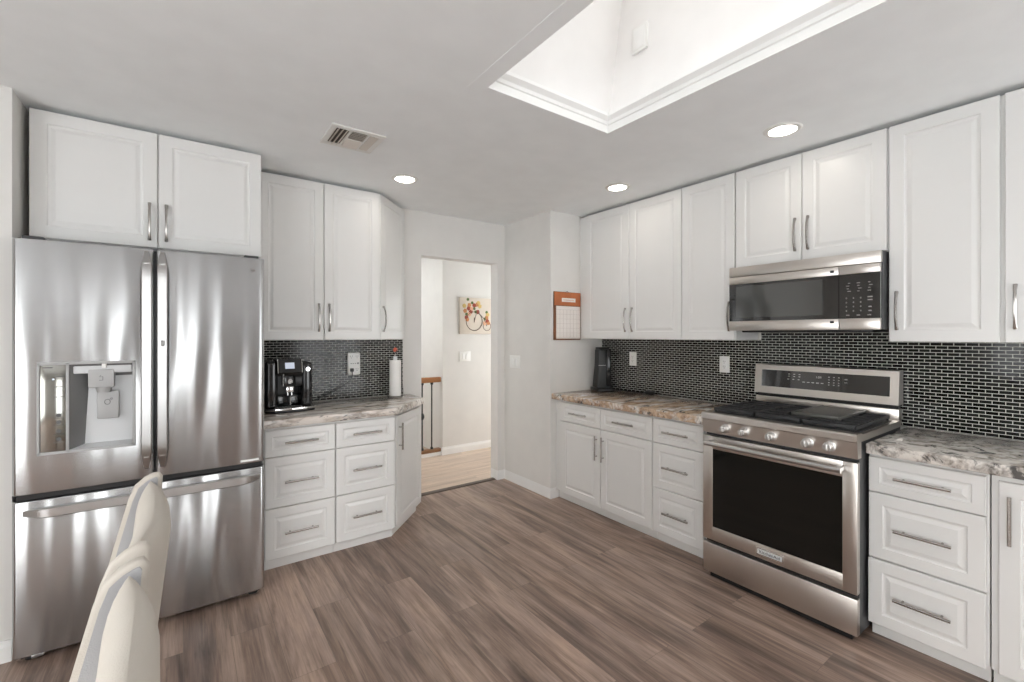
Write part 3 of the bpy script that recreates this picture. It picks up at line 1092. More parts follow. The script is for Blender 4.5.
    bm = B(); box(bm, -0.305, -0.288, yf - 0.002, yf + 0.012, 1.268, 1.292, 0.003)
    obj('sensor', P(bm), 'whiteplastic', dl)
    # badges
    bm = B()
    lathe(bm, [(0.0, -0.0012), (0.011, -0.0012), (0.012, 0.002)], (0.302, yf + 0.0045, 1.768), 20, 'Y')
    lg = obj('logo_badge', P(bm), 'chrome', dr)
    text_mesh('logo_letters', 'LG', 0.013, 'darkmark', dr, Matrix.Translation((0.302 - ox, 0.002, 1.768)) @ FACE_Y)
    bm = B(); box(bm, 0.245, 0.330, yf + 0.001, yf + 0.009, 0.742, 0.752, 0.001)
    obj('nameplate', P(bm), 'whiteplastic', dr)
    # hinge covers and feet
    for xx in (x0 + 0.06, x1 - 0.06):
        bm = B(); box(bm, xx - 0.035, xx + 0.035, yf + 0.03, yf + 0.13, 1.8365, 1.852, 0.005)
        obj('hinge_cover', P(bm), 'darkside', root)
    bm = B(); box(bm, x0 + 0.02, x1 - 0.02, yf + 0.05, yf + 0.09, 0.012, 0.034)
    obj('kick_grille', P(bm), 'black', root)
    for xx in (x0 + 0.05, x1 - 0.05):
        bm = B(); cyl(bm, (xx, yf + 0.07, 0.0005), (xx, yf + 0.07, 0.03), 0.022)
        obj('foot', P(bm), 'black', root)
    for xx in (x0 + 0.05, x1 - 0.05):
        bm = B(); cyl(bm, (xx, 3.55, 0.0005), (xx, 3.55, 0.031), 0.022)
        obj('foot', P(bm), 'black', root)
    bm = B(); box(bm, x0 + 0.055, x0 + 0.095, yf + 0.03, yf + 0.05, 0.010, 0.026, 0.003)
    obj('leveling_bracket', P(bm), 'steelbar', root)
    return root


fridge()


# ------------------------------------------------------------------ range
def stove():
    y0, y1 = 0.7425, 1.502
    xf = 2.49
    root = thing('gas_range', 'stainless steel gas range with five knobs, oven window and black grates', 'range', (xf, (y0 + y1) / 2, 0), -PI / 2)
    yc = (y0 + y1) / 2
    W = y1 - y0

    # local frame: x = yc - Y (to the right), y = X - xf (depth)
    def lx(Y):
        return yc - Y
    h = W / 2
    bm = B(); box(bm, -h + 0.004, h - 0.004, 0.035, 0.66, 0.03, 0.925)
    obj('body', bm, 'darkside', root)
    bm = B(); box(bm, -h + 0.03, h - 0.03, 0.03, 0.6, 0.001, 0.032)
    obj('base', bm, 'black', root)
    bm = B(); box(bm, -h, h, 0.0, 0.034, 0.036, 0.206, 0.005)
    obj('drawer', bm, 'steelflat', root, label='lower storage drawer panel')
    # oven door with window
    bm = B()
    wx0, wx1, wz0, wz1 = -h + 0.060, h - 0.060, 0.305, 0.757
    z0, z1 = 0.226, 0.833
    box(bm, -h, wx0, 0, 0.034, z0, z1, 0.004); box(bm, wx1, h, 0, 0.034, z0, z1, 0.004)
    box(bm, wx0 - 0.004, wx1 + 0.004, 0.0, 0.034, z0, wz0, 0.004); box(bm, wx0 - 0.004, wx1 + 0.004, 0.0, 0.034, wz1, z1, 0.004)
    door = obj('oven_door', bm, 'steelflat', root)
    bm = B(); box(bm, wx0 - 0.001, wx1 + 0.001, 0.003, 0.03, wz0 - 0.001, wz1 + 0.001)
    obj('oven_window', bm, 'ovenglass', door)
    bm = B()
    pts = [(-h + 0.045 + (W - 0.09) * k / 20, -0.060, 0.800) for k in range(21)]
    tube(bm, pts, 0.0135, seg=16)
    for s in (-1, 1):
        box(bm, s * (h - 0.062) - 0.014, s * (h - 0.062) + 0.014, -0.062, 0.001, 0.789, 0.811, 0.004)
    obj('handle', bm, 'steelbar', door)
    bm = B(); box(bm, lx(1.192), lx(1.058), -0.0025, 0.001, 0.245, 0.285, 0.001)
    pl = obj('nameplate', bm, 'chrome', door)
    bm = B(); box(bm, lx(1.186), lx(1.064), -0.0033, -0.002, 0.252, 0.278)
    obj('nameplate_field', bm, 'lightplastic', door)
    text_mesh('nameplate_letters', 'KitchenAid', 0.022, 'slot', door, Matrix.Translation((lx(1.125), -0.0036, 0.2645)) @ FACE_Y @ Matrix.Diagonal((1.05, 1, 1, 1)))
    # control panel, bullnose lip
    bm = B()
    extrude_x(bm, [(0.004, 0.850), (-0.004, 0.925), (0.05, 0.925), (0.05, 0.850)], -h, h)
    cpn = obj('control_panel', bm, 'steelflat', root)
    bm = B()
    extrude_x(bm, [(-0.014, 0.932), (-0.012, 0.928), (0.0, 0.926), (0.655, 0.926), (0.655, 0.958), (0.06, 0.958), (0.045, 0.966), (-0.004, 0.966), (-0.011, 0.963), (-0.014, 0.956)], -h - 0.002, h + 0.002)
    obj('cooktop_rim', bm, 'steelflat', root, ang=0.3)
    bm = B(); box(bm, -h + 0.02, h - 0.02, 0.062, 0.575, 0.9575, 0.962)
    obj('cooktop', bm, 'darkside', root)
    for Y in (1.364, 1.257, 1.115, 0.946, 0.853):
        bm = B()
        lathe(bm, [(0.0, -0.040), (0.016, -0.040), (0.0185, -0.037), (0.020, -0.016), (0.0225, -0.014), (0.0225, -0.004), (0.026, -0.003), (0.026, 0.002)], (0, 0, 0), 28, 'Y')
        box(bm, -0.0045, 0.0045, -0.046, -0.038, -0.017, 0.017, 0.002)
        obj('knob', bm, 'knobsteel', root, (lx(Y), -0.0015, 0.889))
    # burners and grates
    bur = [(1.37, 0.17, 0.045), (1.37, 0.44, 0.04), (1.118, 0.30, 0.055), (0.86, 0.17, 0.045), (0.86, 0.44, 0.04)]
    for (Y, d, r) in bur:
        bm = B()
        lathe(bm, [(0.0, 0.962), (r, 0.962), (r, 0.970), (r * 0.8, 0.976), (r * 0.78, 0.982), (0.0, 0.984)], (lx(Y), d, 0), 24)
        obj('burner', bm, 'iron', root)

    def grate(xa, xb):
        bm = B()
        ya, yb = 0.070, 0.570
        z0, z1 = 0.976, 0.990
        t = 0.010
        for a, b, c, d in ((xa, xb, ya, ya + t), (xa, xb, yb - t, yb), (xa, xa + t, ya, yb), (xb - t, xb, ya, yb)):
            box(bm, a, b, c, d, z0 - 0.004, z1, 0.003)
        for k in range(1, 6):
            y = ya + (yb - ya) * k / 6
            box(bm, xa, xb, y - t / 2, y + t / 2, z0, z1, 0.003)
        xm = (xa + xb) / 2
        box(bm, xm - t / 2, xm + t / 2, ya, yb, z0, z1, 0.003)
        for a in (xa + 0.004, xb - 0.014):
            for c in (ya + 0.004, yb - 0.014):
                box(bm, a, a + 0.010, c, c + 0.010, 0.9625, z0)
        return obj('grate', bm, 'iron', root)
    g0 = -h + 0.024
    gw = (W - 0.048) / 3
    for k in range(3):
        grate(g0 + gw * k + 0.002, g0 + gw * (k + 1) - 0.002)
    # griddle plate lying over the middle grate
    bm = B()
    xa, xb = lx(1.085), lx(0.872)
    box(bm, xa, xb, 0.165, 0.565, 0.991, 1.003, 0.003)
    box(bm, xa, xb, 0.160, 0.172, 0.991, 1.010, 0.003)
    box(bm, xa - 0.002, xa + 0.010, 0.160, 0.565, 0.991, 1.008, 0.003)
    box(bm, xb - 0.010, xb + 0.002, 0.160, 0.565, 0.991, 1.008, 0.003)
    obj('griddle', bm, 'griddle', root)
    # backguard
    bx0 = 0.628
    bm = B(); box(bm, -h + 0.003, h - 0.003, bx0 + 0.004, 0.690, 0.958, 1.017, 0.003)
    obj('riser', bm, 'steelflat', root)
    bm = B(); box(bm, -h + 0.01, h - 0.01, bx0 + 0.02, 0.688, 1.016, 1.041)
    obj('vent_slot', bm, 'black', root)
    bm = B()
    extrude_x(bm, [(bx0 - 0.012, 1.040), (bx0 + 0.006, 1.224), (bx0 + 0.012, 1.228), (0.700, 1.228), (0.700, 1.040)], -h + 0.001, h - 0.001)
    obj('backguard', bm, 'steelflat', root, ang=0.3)
    bm = B()
    dz0, dz1 = 1.084, 1.192

    def yb(z):
        return bx0 - 0.012 + 0.018 * (z - 1.034) / 0.19
    dx0, dx1 = lx(1.457), lx(0.782)
    v = [bm.verts.new(p) for p in ((dx0, yb(dz0) - 0.002, dz0), (dx1, yb(dz0) - 0.002, dz0), (dx1, yb(dz1) - 0.002, dz1), (dx0, yb(dz1) - 0.002, dz1))]
    w_ = [bm.verts.new(p.co + Vector((0, 0.006, 0))) for p in v]
    bm.faces.new(v); bm.faces.new(w_[::-1])
    for k in range(4):
        bm.faces.new((v[k], v[(k + 1) % 4], w_[(k + 1) % 4], w_[k]))
    obj('display', bm, 'glass', root, ang=0.3)
    bm = B()

    def dash(Y, z, w, hh=0.004):
        box(bm, lx(Y) - w / 2, lx(Y) + w / 2, yb(z) - 0.0030, yb(z) - 0.0015, z - hh / 2, z + hh / 2)
    for i, Y in enumerate((1.29, 1.26, 1.23)):
        for z in (1.172, 1.158, 1.140):
            dash(Y + (0.004 if z < 1.15 else 0), z, 0.010, 0.0035)
    for Y in (1.205, 1.18, 1.155, 1.13, 1.105):
        dash(Y, 1.128, 0.014)
    for Y in (1.07, 1.045, 1.02):
        for z in (1.168, 1.152, 1.136, 1.122):
            dash(Y, z, 0.007, 0.004)
    for z in (1.160, 1.142):
        dash(0.985, z, 0.014, 0.004)
    obj('display_icon', bm, 'mark', root)
    text_mesh('display_clock', '1:09', 0.018, 'mark', root, Matrix.Translation((lx(1.125), yb(1.162) - 0.0026, 1.162)) @ FACE_Y)
    return root


stove()


# ------------------------------------------------------------------ microwave
def microwave():
    y0, y1 = 0.742, 1.518
    xf = 2.815
    yc = (y0 + y1) / 2
    h = (y1 - y0) / 2
    root = thing('microwave', 'stainless steel over-the-range microwave with black glass door and keypad', 'microwave', (xf, yc, 0), -PI / 2)

    def lx(Y):
        return yc - Y
    z0, z1 = 1.447, 1.845
    bm = B(); box(bm, -h + 0.003, h, 0.024, 0.385, z0 + 0.003, z1)
    obj('body', bm, 'darkside', root)
    bm = B(); box(bm, -h, h, 0.0, 0.024, 1.785, z1, 0.003)
    obj('vent_trim', bm, 'steelflat', root)
    # door
    cx = lx(0.922)
    bm = B()
    box(bm, -h, cx - 0.001, 0, 0.024, 1.738, 1.783, 0.003); box(bm, -h, cx - 0.001, 0, 0.024, z0, 1.506, 0.003)
    box(bm, -h, -h + 0.004, 0.004, 0.024, 1.506, 1.738)
    door = obj('door', bm, 'steelflat', root)
    bm = B(); box(bm, -h + 0.0005, cx - 0.0012, 0.001, 0.022, 1.5062, 1.7378)
    obj('door_glass', bm, 'glass', door)
    bm = B(); box(bm, lx(1.475), lx(0.998), 0.0002, 0.0012, 1.528, 1.722)
    obj('window_screen', bm, 'screenglass', door)
    bm = B()
    for z in (1.7515, 1.482):
        box(bm, cx - 0.040, cx - 0.022, -0.0008, 0.001, z, z + 0.014)
    obj('badge', bm, 'slot', door)
    bm = B()
    tube(bm, [(-h + 0.045 + 0.0075 * math.cos(t * PI / 8), 0.0, 1.4775 + 0.0075 * math.sin(t * PI / 8)) for t in range(16)], 0.0012, seg=6, closed=True)
    obj('logo', bm, 'mark', door)
    text_mesh('logo_letters', 'LG', 0.010, 'mark', door, Matrix.Translation((-h + 0.0645, -0.0004, 1.4775)) @ FACE_Y)
    # keypad side
    bm = B()
    box(bm, cx + 0.001, h - 0.003, 0, 0.024, 1.738, 1.783, 0.003)
    obj('keypad_trim', bm, 'steelflat', root)
    bm = B(); box(bm, cx + 0.001, h - 0.003, 0, 0.024, z0, 1.506, 0.003)
    obj('keypad_trim', bm, 'steelflat', root)
    bm = B(); box(bm, cx + 0.0012, h - 0.003, 0.001, 0.022, 1.5062, 1.7378)
    kp = obj('keypad', bm, 'glass', root)
    bm = B()

    def dash(x, z, w, hh=0.004):
        box(bm, x - w / 2, x + w / 2, -0.0006, 0.0012, z - hh / 2, z + hh / 2)
    for j, z in enumerate((1.690, 1.676, 1.662, 1.648)):
        for i in range(3):
            dash(cx + 0.040 + 0.046 * i + (0.006 if (i + j) % 3 == 0 else 0), z, 0.014 if (i + j) % 2 else 0.009)
    for z in (1.612, 1.590, 1.568, 1.546):
        for i in range(3):
            dash(cx + 0.034 + 0.031 * i, z, 0.005, 0.007)
    for z in (1.615, 1.600, 1.565, 1.545):
        dash(cx + 0.135, z, 0.020 if z > 1.58 else 0.012, 0.006)
    for i in range(3):
        dash(cx + 0.040 + 0.046 * i, 1.523, 0.014, 0.005)
    obj('key_print', bm, 'dimmark', root)
    # underside grille and lamp
    bm = B(); box(bm, -h + 0.05, h - 0.05, 0.06, 0.34, z0 - 0.010, z0 + 0.004, 0.004)
    obj('underside_filter', bm, 'black', root)
    return root


microwave()


# ------------------------------------------------------------------ small appliances and counter things
def espresso():
    x0, x1 = 0.420, 0.712
    yf = 3.215
    z = 0.9165
    root = thing('espresso_machine', 'black automatic espresso machine with a small lit screen on the grey counter', 'coffee machine', ((x0 + x1) / 2, yf, z))
    ox = (x0 + x1) / 2

    def P(bm):
        bmesh.ops.translate(bm, verts=bm.verts[:], vec=(-ox, -yf, -z))
        return bm
    w = x1 - x0
    bm = B()
    box(bm, x0 + 0.002, x0 + 0.078, yf + 0.055, yf + 0.40, z + 0.02, z + 0.335, 0.022, 4)
    obj('side_tower', P(bm), 'gloss', root, label='gloss black left housing')
    bm = B()
    box(bm, x1 - 0.078, x1 - 0.002, yf + 0.055, yf + 0.40, z + 0.02, z + 0.322, 0.026, 4)
    obj('side_tower', P(bm), 'gloss', root, label='gloss black right housing')
    bm = B(); box(bm, x0 + 0.05, x1 - 0.05, yf + 0.16, yf + 0.40, z + 0.02, z + 0.31, 0.006)
    obj('body', P(bm), 'black', root)
    bm = B()
    pr = [(yf + 0.045, z + 0.235), (yf + 0.030, z + 0.26), (yf + 0.055, z + 0.345), (yf + 0.20, z + 0.345), (yf + 0.20, z + 0.235)]
    extrude_x(bm, pr, x0 + 0.068, x1 - 0.072)
    head = obj('head', P(bm), 'gloss', root)
    bm = B()

    def sy(zz):
        return yf + 0.030 + 0.025 * (zz - z - 0.26) / 0.085 - 0.0015
    a = [bm.verts.new(p) for p in ((ox - 0.030, sy(z + 0.283), z + 0.283), (ox + 0.026, sy(z + 0.283), z + 0.283), (ox + 0.026, sy(z + 0.322), z + 0.322), (ox - 0.030, sy(z + 0.322), z + 0.322))]
    b = [bm.verts.new(p.co + Vector((0, 0.003, 0))) for p in a]
    bm.faces.new(a); bm.faces.new(b[::-1])
    for k in range(4):
        bm.faces.new((a[k], a[(k + 1) % 4], b[(k + 1) % 4], b[k]))
    obj('screen', P(bm), 'screen', head, ang=0.3)
    bm = B()
    for sx_ in (-1, 1):
        xx = ox - 0.002 + sx_ * 0.072
        tube(bm, [(xx, yf + 0.028, z + 0.255), (xx, yf + 0.050, z + 0.345)], 0.004, seg=8)
    obj('trim_strip', P(bm), 'chrome', head)
    # spout
    bm = B()
    box(bm, ox - 0.036, ox + 0.024, yf + 0.05, yf + 0.16, z + 0.165, z + 0.238, 0.006)
    obj('spout_carrier', P(bm), 'gloss', root)
    bm = B()
    box(bm, ox - 0.026, ox + 0.022, yf + 0.036, yf + 0.066, z + 0.128, z + 0.166, 0.006)
    cyl(bm, (ox - 0.014, yf + 0.05, z + 0.13), (ox - 0.014, yf + 0.05, z + 0.108), 0.006)
    cyl(bm, (ox + 0.010, yf + 0.05, z + 0.13), (ox + 0.010, yf + 0.05, z + 0.108), 0.006)
    lathe(bm, [(0.0, 0.0), (0.015, 0.0), (0.018, 0.006), (0.018, 0.016)], (ox - 0.002, yf + 0.032, z + 0.200), 20, 'Y')
    obj('spout', P(bm), 'chrome', root)
    bm = B()
    tube(bm, [(ox - 0.040, yf + 0.045, z + 0.250), (ox - 0.043, yf + 0.035, z + 0.20), (ox - 0.043, yf + 0.035, z + 0.17)], [0.007, 0.007, 0.006], seg=10)
    obj('milk_tube', P(bm), 'chrome', root)
    bm = B()
    tube(bm, [(ox + 0.004, yf + 0.055, z + 0.105), (ox + 0.004, yf + 0.06, z + 0.04)], 0.004, seg=8)
    obj('steam_wand', P(bm), 'chrome', root)
    bm = B()
    lathe(bm, [(0.0, 0.0), (0.014, 0.0), (0.016, 0.004), (0.016, 0.014)], (x1 - 0.036, yf + 0.046, z + 0.275), 20, 'Y')
    obj('knob', P(bm), 'chrome', root)
    bm = B(); box(bm, x1 - 0.115, x1 - 0.055, yf + 0.062, yf + 0.10, z + 0.165, z + 0.235, 0.012)
    obj('lever', P(bm), 'black', root)
    bm = B(); box(bm, x0 + 0.075, x1 - 0.075, yf + 0.10, yf + 0.165, z + 0.03, z + 0.105, 0.01)
    obj('grounds_box', P(bm), 'gloss', root)
    # drip tray
    bm = B()
    prism(bm, [(x0 - 0.0, yf + 0.03), (x0 + 0.05, yf + 0.004), (ox, yf - 0.004), (x1 - 0.05, yf + 0.004), (x1 + 0.004, yf + 0.03), (x1 + 0.004, yf + 0.36), (x0, yf + 0.36)], z + 0.001, z + 0.018, 0.004)
    obj('base', P(bm), 'black', root)
    bm = B()
    prism(bm, [(x0 - 0.002, yf + 0.026), (x0 + 0.05, yf - 0.002), (ox, yf - 0.010), (x1 - 0.05, yf - 0.002), (x1 + 0.006, yf + 0.026), (x1 + 0.002, yf + 0.05), (x0 + 0.002, yf + 0.05)], z + 0.016, z + 0.030, 0.004)
    obj('tray_rim', P(bm), 'chrome', root)
    bm = B()
    for k in range(9):
        xx = x0 + 0.075 + (w - 0.15) * k / 8
        box(bm, xx - 0.004, xx + 0.004, yf + 0.02, yf + 0.10, z + 0.024, z + 0.031)
    obj('drip_grate', P(bm), 'greyplastic', root)


espresso()


def socket_face(bm, cx, cz, s=1.0):
    for dx in (-0.0065, 0.0065):
        box(bm, cx + (dx - 0.0012) * s, cx + (dx + 0.0012) * s, -0.0004, 0.001, cz - 0.001 * s, cz + 0.009 * s)
    cyl(bm, (cx, 0.001, cz - 0.008 * s), (cx, -0.0004, cz - 0.008 * s), 0.0026 * s, seg=10)


def outlet(label, loc, rotz, group=None):
    root = thing('wall_outlet', label, 'outlet', loc, rotz, group)
    bm = B(); box(bm, -0.038, 0.038, 0.0, 0.007, -0.060, 0.060, 0.003)
    obj('cover_plate', bm, 'whiteplastic', root)
    bm = B()
    box(bm, -0.0175, 0.0175, -0.0025, 0.003, -0.0345, 0.0345, 0.001)
    obj('receptacle', bm, 'trim', root)
    bm = B()
    for cz in (0.018, -0.018):
        socket_face(bm, 0, cz)
    bmesh.ops.translate(bm, verts=bm.verts[:], vec=(0, -0.0025, 0))
    obj('slot', bm, 'slot', root)
    return root


outlet('white wall outlet in the dark tile between the slim coffee maker and the range', (3.2015, 2.597, 1.209), -PI / 2)
outlet('white wall outlet in the dark tile just above and left of the range backguard', (3.2015, 1.763, 1.205), -PI / 2)
# multi-way adaptor
root = thing('outlet_adapter', 'large white rounded multi-socket outlet adapter on the tile beside the espresso machine', 'outlet', (1.090, 3.620, 1.193))
bm = B(); box(bm, -0.050, 0.050, 0.0, 0.0285, -0.090, 0.090, 0.012, 4)
obj('housing', bm, 'whiteplastic', root)
bm = B()
for cx_ in (-0.022, 0.022):
    for cz in (0.055, -0.045):
        socket_face(bm, cx_, cz, 1.1)
for k in range(4):
    box(bm, -0.028 + 0.017 * k, -0.020 + 0.017 * k, -0.0004, 0.001, 0.0, 0.005)
box(bm, 0.026, 0.034, -0.0004, 0.001, -0.004, 0.010)
obj('slot', bm, 'slot', root)
# espresso machine's cord with plug
root = thing('power_cord', 'black power cord running from the espresso machine up to the white adapter', 'cord', (1.068, 3.612, 1.145))
bm = B()
box(bm, -0.012, 0.012, -0.022, 0.007, -0.012, 0.014, 0.004)
obj('plug', bm, 'black', root)
bm = B()
P0 = [(0.0, -0.016, -0.012), (-0.004, -0.022, -0.05), (-0.03, -0.018, -0.09), (-0.10, 0.006, -0.14), (-0.20, 0.012, -0.185), (-0.28, 0.010, -0.219), (-0.34, 0.0, -0.2235), (-0.39, -0.02, -0.2235)]


def smooth_path(p, n=8):
    p = [Vector(q) for q in p]
    out = []
    for i in range(len(p) - 1):
        a, b, c, d = p[max(i - 1, 0)], p[i], p[i + 1], p[min(i + 2, len(p) - 1)]
        for k in range(n):
            t = k / n
            out.append(0.5 * ((2 * b) + (-a + c) * t + (2 * a - 5 * b + 4 * c - d) * t * t + (-a + 3 * b - 3 * c + d) * t ** 3))
    out.append(p[-1])
    return out


tube(bm, smooth_path(P0), 0.0035, seg=8)
obj('cable', bm, 'black', root)

# paper towels
cx_, cy_, cz_ = 1.386, 3.515, 0.916
root = thing('paper_towel_holder', 'wire paper towel holder with a red finial on the counter corner by the doorway', 'paper towel holder', (cx_, cy_, cz_))
bm = B(); lathe(bm, [(0.0, 0.0), (0.064, 0.0), (0.066, 0.004), (0.062, 0.010), (0.0, 0.012)], seg=32)
obj('base', bm, 'nickel', root)
bm = B(); cyl(bm, (0, 0, 0.011), (0, 0, 0.352), 0.005, seg=12)
obj('rod', bm, 'nickel', root)
bm = B()
lathe(bm, [(0.0, 0.368), (0.010, 0.369), (0.017, 0.376), (0.018, 0.386), (0.013, 0.396), (0.006, 0.402), (0.0, 0.403)], seg=20)
obj('finial', bm, 'redknob', root)
bm = B()
for k in range(3):
    a = 0.6 + k * 2.1
    tube(bm, smooth_path([(0, 0, 0.35), (0.012 * math.cos(a), 0.012 * math.sin(a), 0.365), (0.026 * math.cos(a), 0.026 * math.sin(a), 0.385 + 0.012 * (k % 2))], 5), 0.003, seg=6)
obj('leaf', bm, 'wrought', root)
bm = B()
for s in (-1, 1):
    tube(bm, smooth_path([(s * 0.062, 0.0, 0.008), (s * 0.064, -0.004, 0.06), (s * 0.052, -0.002, 0.16), (s * 0.053, 0, 0.23)], 6), 0.0022, seg=6)
obj('wire_arm', bm, 'wrought', root)
bm = B()
lathe(bm, [(0.017, 0.014), (0.044, 0.014), (0.0455, 0.020), (0.0455, 0.294), (0.044, 0.300), (0.017, 0.300)], seg=36)
o = obj('paper_towel_roll', bm, 'paper', None, (cx_, cy_, cz_))
tag(o, 'white paper towel roll upright on the wire holder', 'paper towels')
bm = B()
lathe(bm, [(0.0055, 0.300), (0.016, 0.300), (0.016, 0.332), (0.0055, 0.332)], seg=20)
obj('cardboard_core', bm, 'lightplastic', o)

# slim single-serve coffee maker in the corner
root = thing('coffee_maker', 'slim black single-serve coffee maker in the corner of the tan counter', 'coffee maker', (3.080, 2.842, 0.9165), -0.5)
root.scale = (1.22, 1.1, 1.0)
bm = B(); box(bm, -0.068, 0.062, -0.105, 0.09, 0.0, 0.026, 0.008, 3)
obj('base', bm, 'black', root)
bm = B()
lo_ = [(-0.056, -0.058), (0.056, -0.058), (0.056, 0.08), (-0.056, 0.08)]
va = [bm.verts.new((x, y, 0.026)) for x, y in lo_]
vb = [bm.verts.new((x * 0.78, y * 0.8, 0.225)) for x, y in lo_]
vc = [bm.verts.new((x * 0.72, y * 0.78, 0.375)) for x, y in lo_]
for p, q in ((va, vb), (vb, vc)):
    for k in range(4):
        bm.faces.new((p[k], p[(k + 1) % 4], q[(k + 1) % 4], q[k]))
bm.faces.new(va[::-1]); bm.faces.new(vc)
bmesh.ops.bevel(bm, geom=bm.edges[:], offset=0.010, segments=3, profile=0.5, affect='EDGES')
obj('body', bm, simple('charcoal_plastic', (0.018, 0.020, 0.020), 0.45), root)
bm = B(); box(bm, -0.038, 0.038, -0.050, 0.058, 0.374, 0.392, 0.008, 3)
obj('lid', bm, 'black', root)
bm = B(); box(bm, 0.012, 0.048, -0.064, -0.040, 0.05, 0.37, 0.006)
obj('water_tank', bm, 'gloss', root)
bm = B(); box(bm, -0.044, 0.047, -0.0505, -0.046, 0.229, 0.233)
obj('trim_band', bm, 'greyplastic', root)
# its cord, lying on the counter with an adapter plug
root = thing('power_cord', 'black cord and plug lying on the tan counter beside the slim coffee maker', 'cord', (3.14, 2.70, 0.9165))
bm = B(); tube(bm, smooth_path([(0.02, 0.07, 0.010), (0.045, 0.0, 0.005), (0.050, -0.10, 0.005), (0.045, -0.22, 0.006), (0.04, -0.27, 0.018)]), 0.004, seg=8)
obj('cable', bm, 'black', root)
bm = B(); box(bm, 0.018, 0.052, -0.345, -0.265, 0.002, 0.034, 0.008, 3)
cyl(bm, (0.030, -0.345, 0.02), (0.030, -0.362, 0.02), 0.003, seg=8)
obj('plug', bm, 'black', root)

# ------------------------------------------------------------------ wall things
root = thing('wall_calendar', 'orange and brown wall calendar with a white page, on the wall left of the cabinets', 'calendar', (2.757, 2.955, 1.588))
bm = B(); box(bm, -0.160, 0.160, 0.0, 0.010, -0.212, 0.212, 0.002)
obj('backing_board', bm, 'brown', root)
bm = B(); box(bm, -0.157, 0.157, -0.003, 0.0, 0.092, 0.209, 0.001)
obj('header', bm, 'orange', root)
bm = B(); box(bm, -0.072, 0.092, -0.0045, -0.0025, 0.124, 0.158, 0.0005)
obj('month_label', bm, 'page', root)
bm = B()
for k in range(9):
    box(bm, -0.052 + 0.014 * k, -0.044 + 0.014 * k, -0.0055, -0.004, 0.136, 0.146)
obj('month_lettering', bm, 'petalp', root)
bm = B(); box(bm, -0.136, 0.150, -0.004, 0.0, -0.200, 0.086, 0.0008)
obj('page', bm, 'page', root)
bm = B()
for k in range(1, 7):
    xx = -0.136 + 0.286 * k / 7
    box(bm, xx - 0.0007, xx + 0.0007, -0.0048, -0.0035, -0.190, 0.055)
for k in range(7):
    zz = 0.055 - 0.245 * k / 6
    box(bm, -0.130, 0.144, -0.0048, -0.0035, zz - 0.0007, zz + 0.0007)
obj('day_grid', bm, 'grid', root)
bm = B(); tube(bm, smooth_path([(-0.02, 0.002, 0.210), (-0.005, 0.0, 0.220), (0.01, 0.002, 0.210)], 5), 0.0022, seg=6)
obj('hanger', bm, 'nickel', root)


def switch_plate(label, loc, rotz, n):
    root = thing('light_switch', label, 'light switch', loc, rotz)
    w = 0.035 + 0.023 * n
    bm = B(); box(bm, -w, w, 0, 0.007, -0.060, 0.060, 0.003)
    obj('cover_plate', bm, 'whiteplastic', root)
    for k in range(n):
        xx = (k - (n - 1) / 2) * 0.046
        bm = B(); box(bm, xx - 0.0165, xx + 0.0165, -0.004, 0.003, -0.033, 0.033, 0.0015)
        obj('rocker', bm, 'trim', root)


switch_plate('white double light switch on the pier between the doorway and the calendar', (2.559, 3.480, 1.165), -PI / 2, 2)
switch_plate('white light switch on the hall wall below the bicycle picture', (2.775, 4.7925, 1.160), 0, 2)

# picture in the hall
root = thing('wall_picture', 'cream floral bicycle picture hanging on the hall wall', 'picture', (2.915, 4.775, 1.655))
bm = B(); box(bm, -0.225, 0.225, 0.0, 0.024, -0.222, 0.222, 0.003)
obj('canvas', bm, 'cream', root)


def circ(cx, cz, r, n=40):
    return [(cx + r * math.cos(2 * PI * k / n), -0.0005, cz + r * math.sin(2 * PI * k / n)) for k in range(n)]


bm = B()
tube(bm, circ(-0.02, -0.065, 0.115), 0.0045, seg=6, closed=True)
tube(bm, circ(0.165, -0.125, 0.055, 28), 0.0035, seg=6, closed=True)
tube(bm, [(-0.02, -0.0005, -0.02), (-0.02, -0.0005, -0.08)], 0.005, seg=6)
tube(bm, [(-0.02, -0.0005, -0.065), (0.02, -0.0005, 0.060), (0.12, -0.0005, -0.03), (0.165, -0.0005, -0.125)], 0.004, seg=6)
obj('bicycle_drawing', bm, 'wheel', root)
for mname, spots in (('petalr', ((-0.10, 0.09), (-0.02, 0.13), (-0.13, -0.02), (0.03, 0.05), (-0.07, 0.05), (0.17, -0.06))),
                     ('petalo', ((-0.15, 0.06), (-0.09, 0.13), (0.02, 0.14), (-0.12, -0.045), (0.16, -0.02), (0.185, -0.085))),
                     ('petaly', ((0.04, 0.16), (-0.16, 0.12), (0.06, 0.12), (0.175, 0.02))),
                     ('petalp', ((-0.06, 0.085), (-0.09, 0.02), (0.13, -0.09))),
                     ('leafg', ((-0.13, 0.02), (-0.02, 0.09), (-0.05, 0.16), (-0.11, 0.20), (0.0, 0.05), (0.14, -0.03), (0.16, 0.05)))):
    for (px, pz) in spots:
        bm = B()
        r = 0.026 if mname != 'leafg' else 0.018
        for k in range(5):
            a = k * 2 * PI / 5 + px * 30
            lathe(bm, [(0.0, -0.004), (r * 0.55, -0.003), (r * 0.6, 0.001)], (px + r * 0.5 * math.cos(a), 0, pz + r * 0.5 * math.sin(a)), 8, 'Y')
        obj('leaf_print' if mname == 'leafg' else 'flower_print', bm, mname, root)

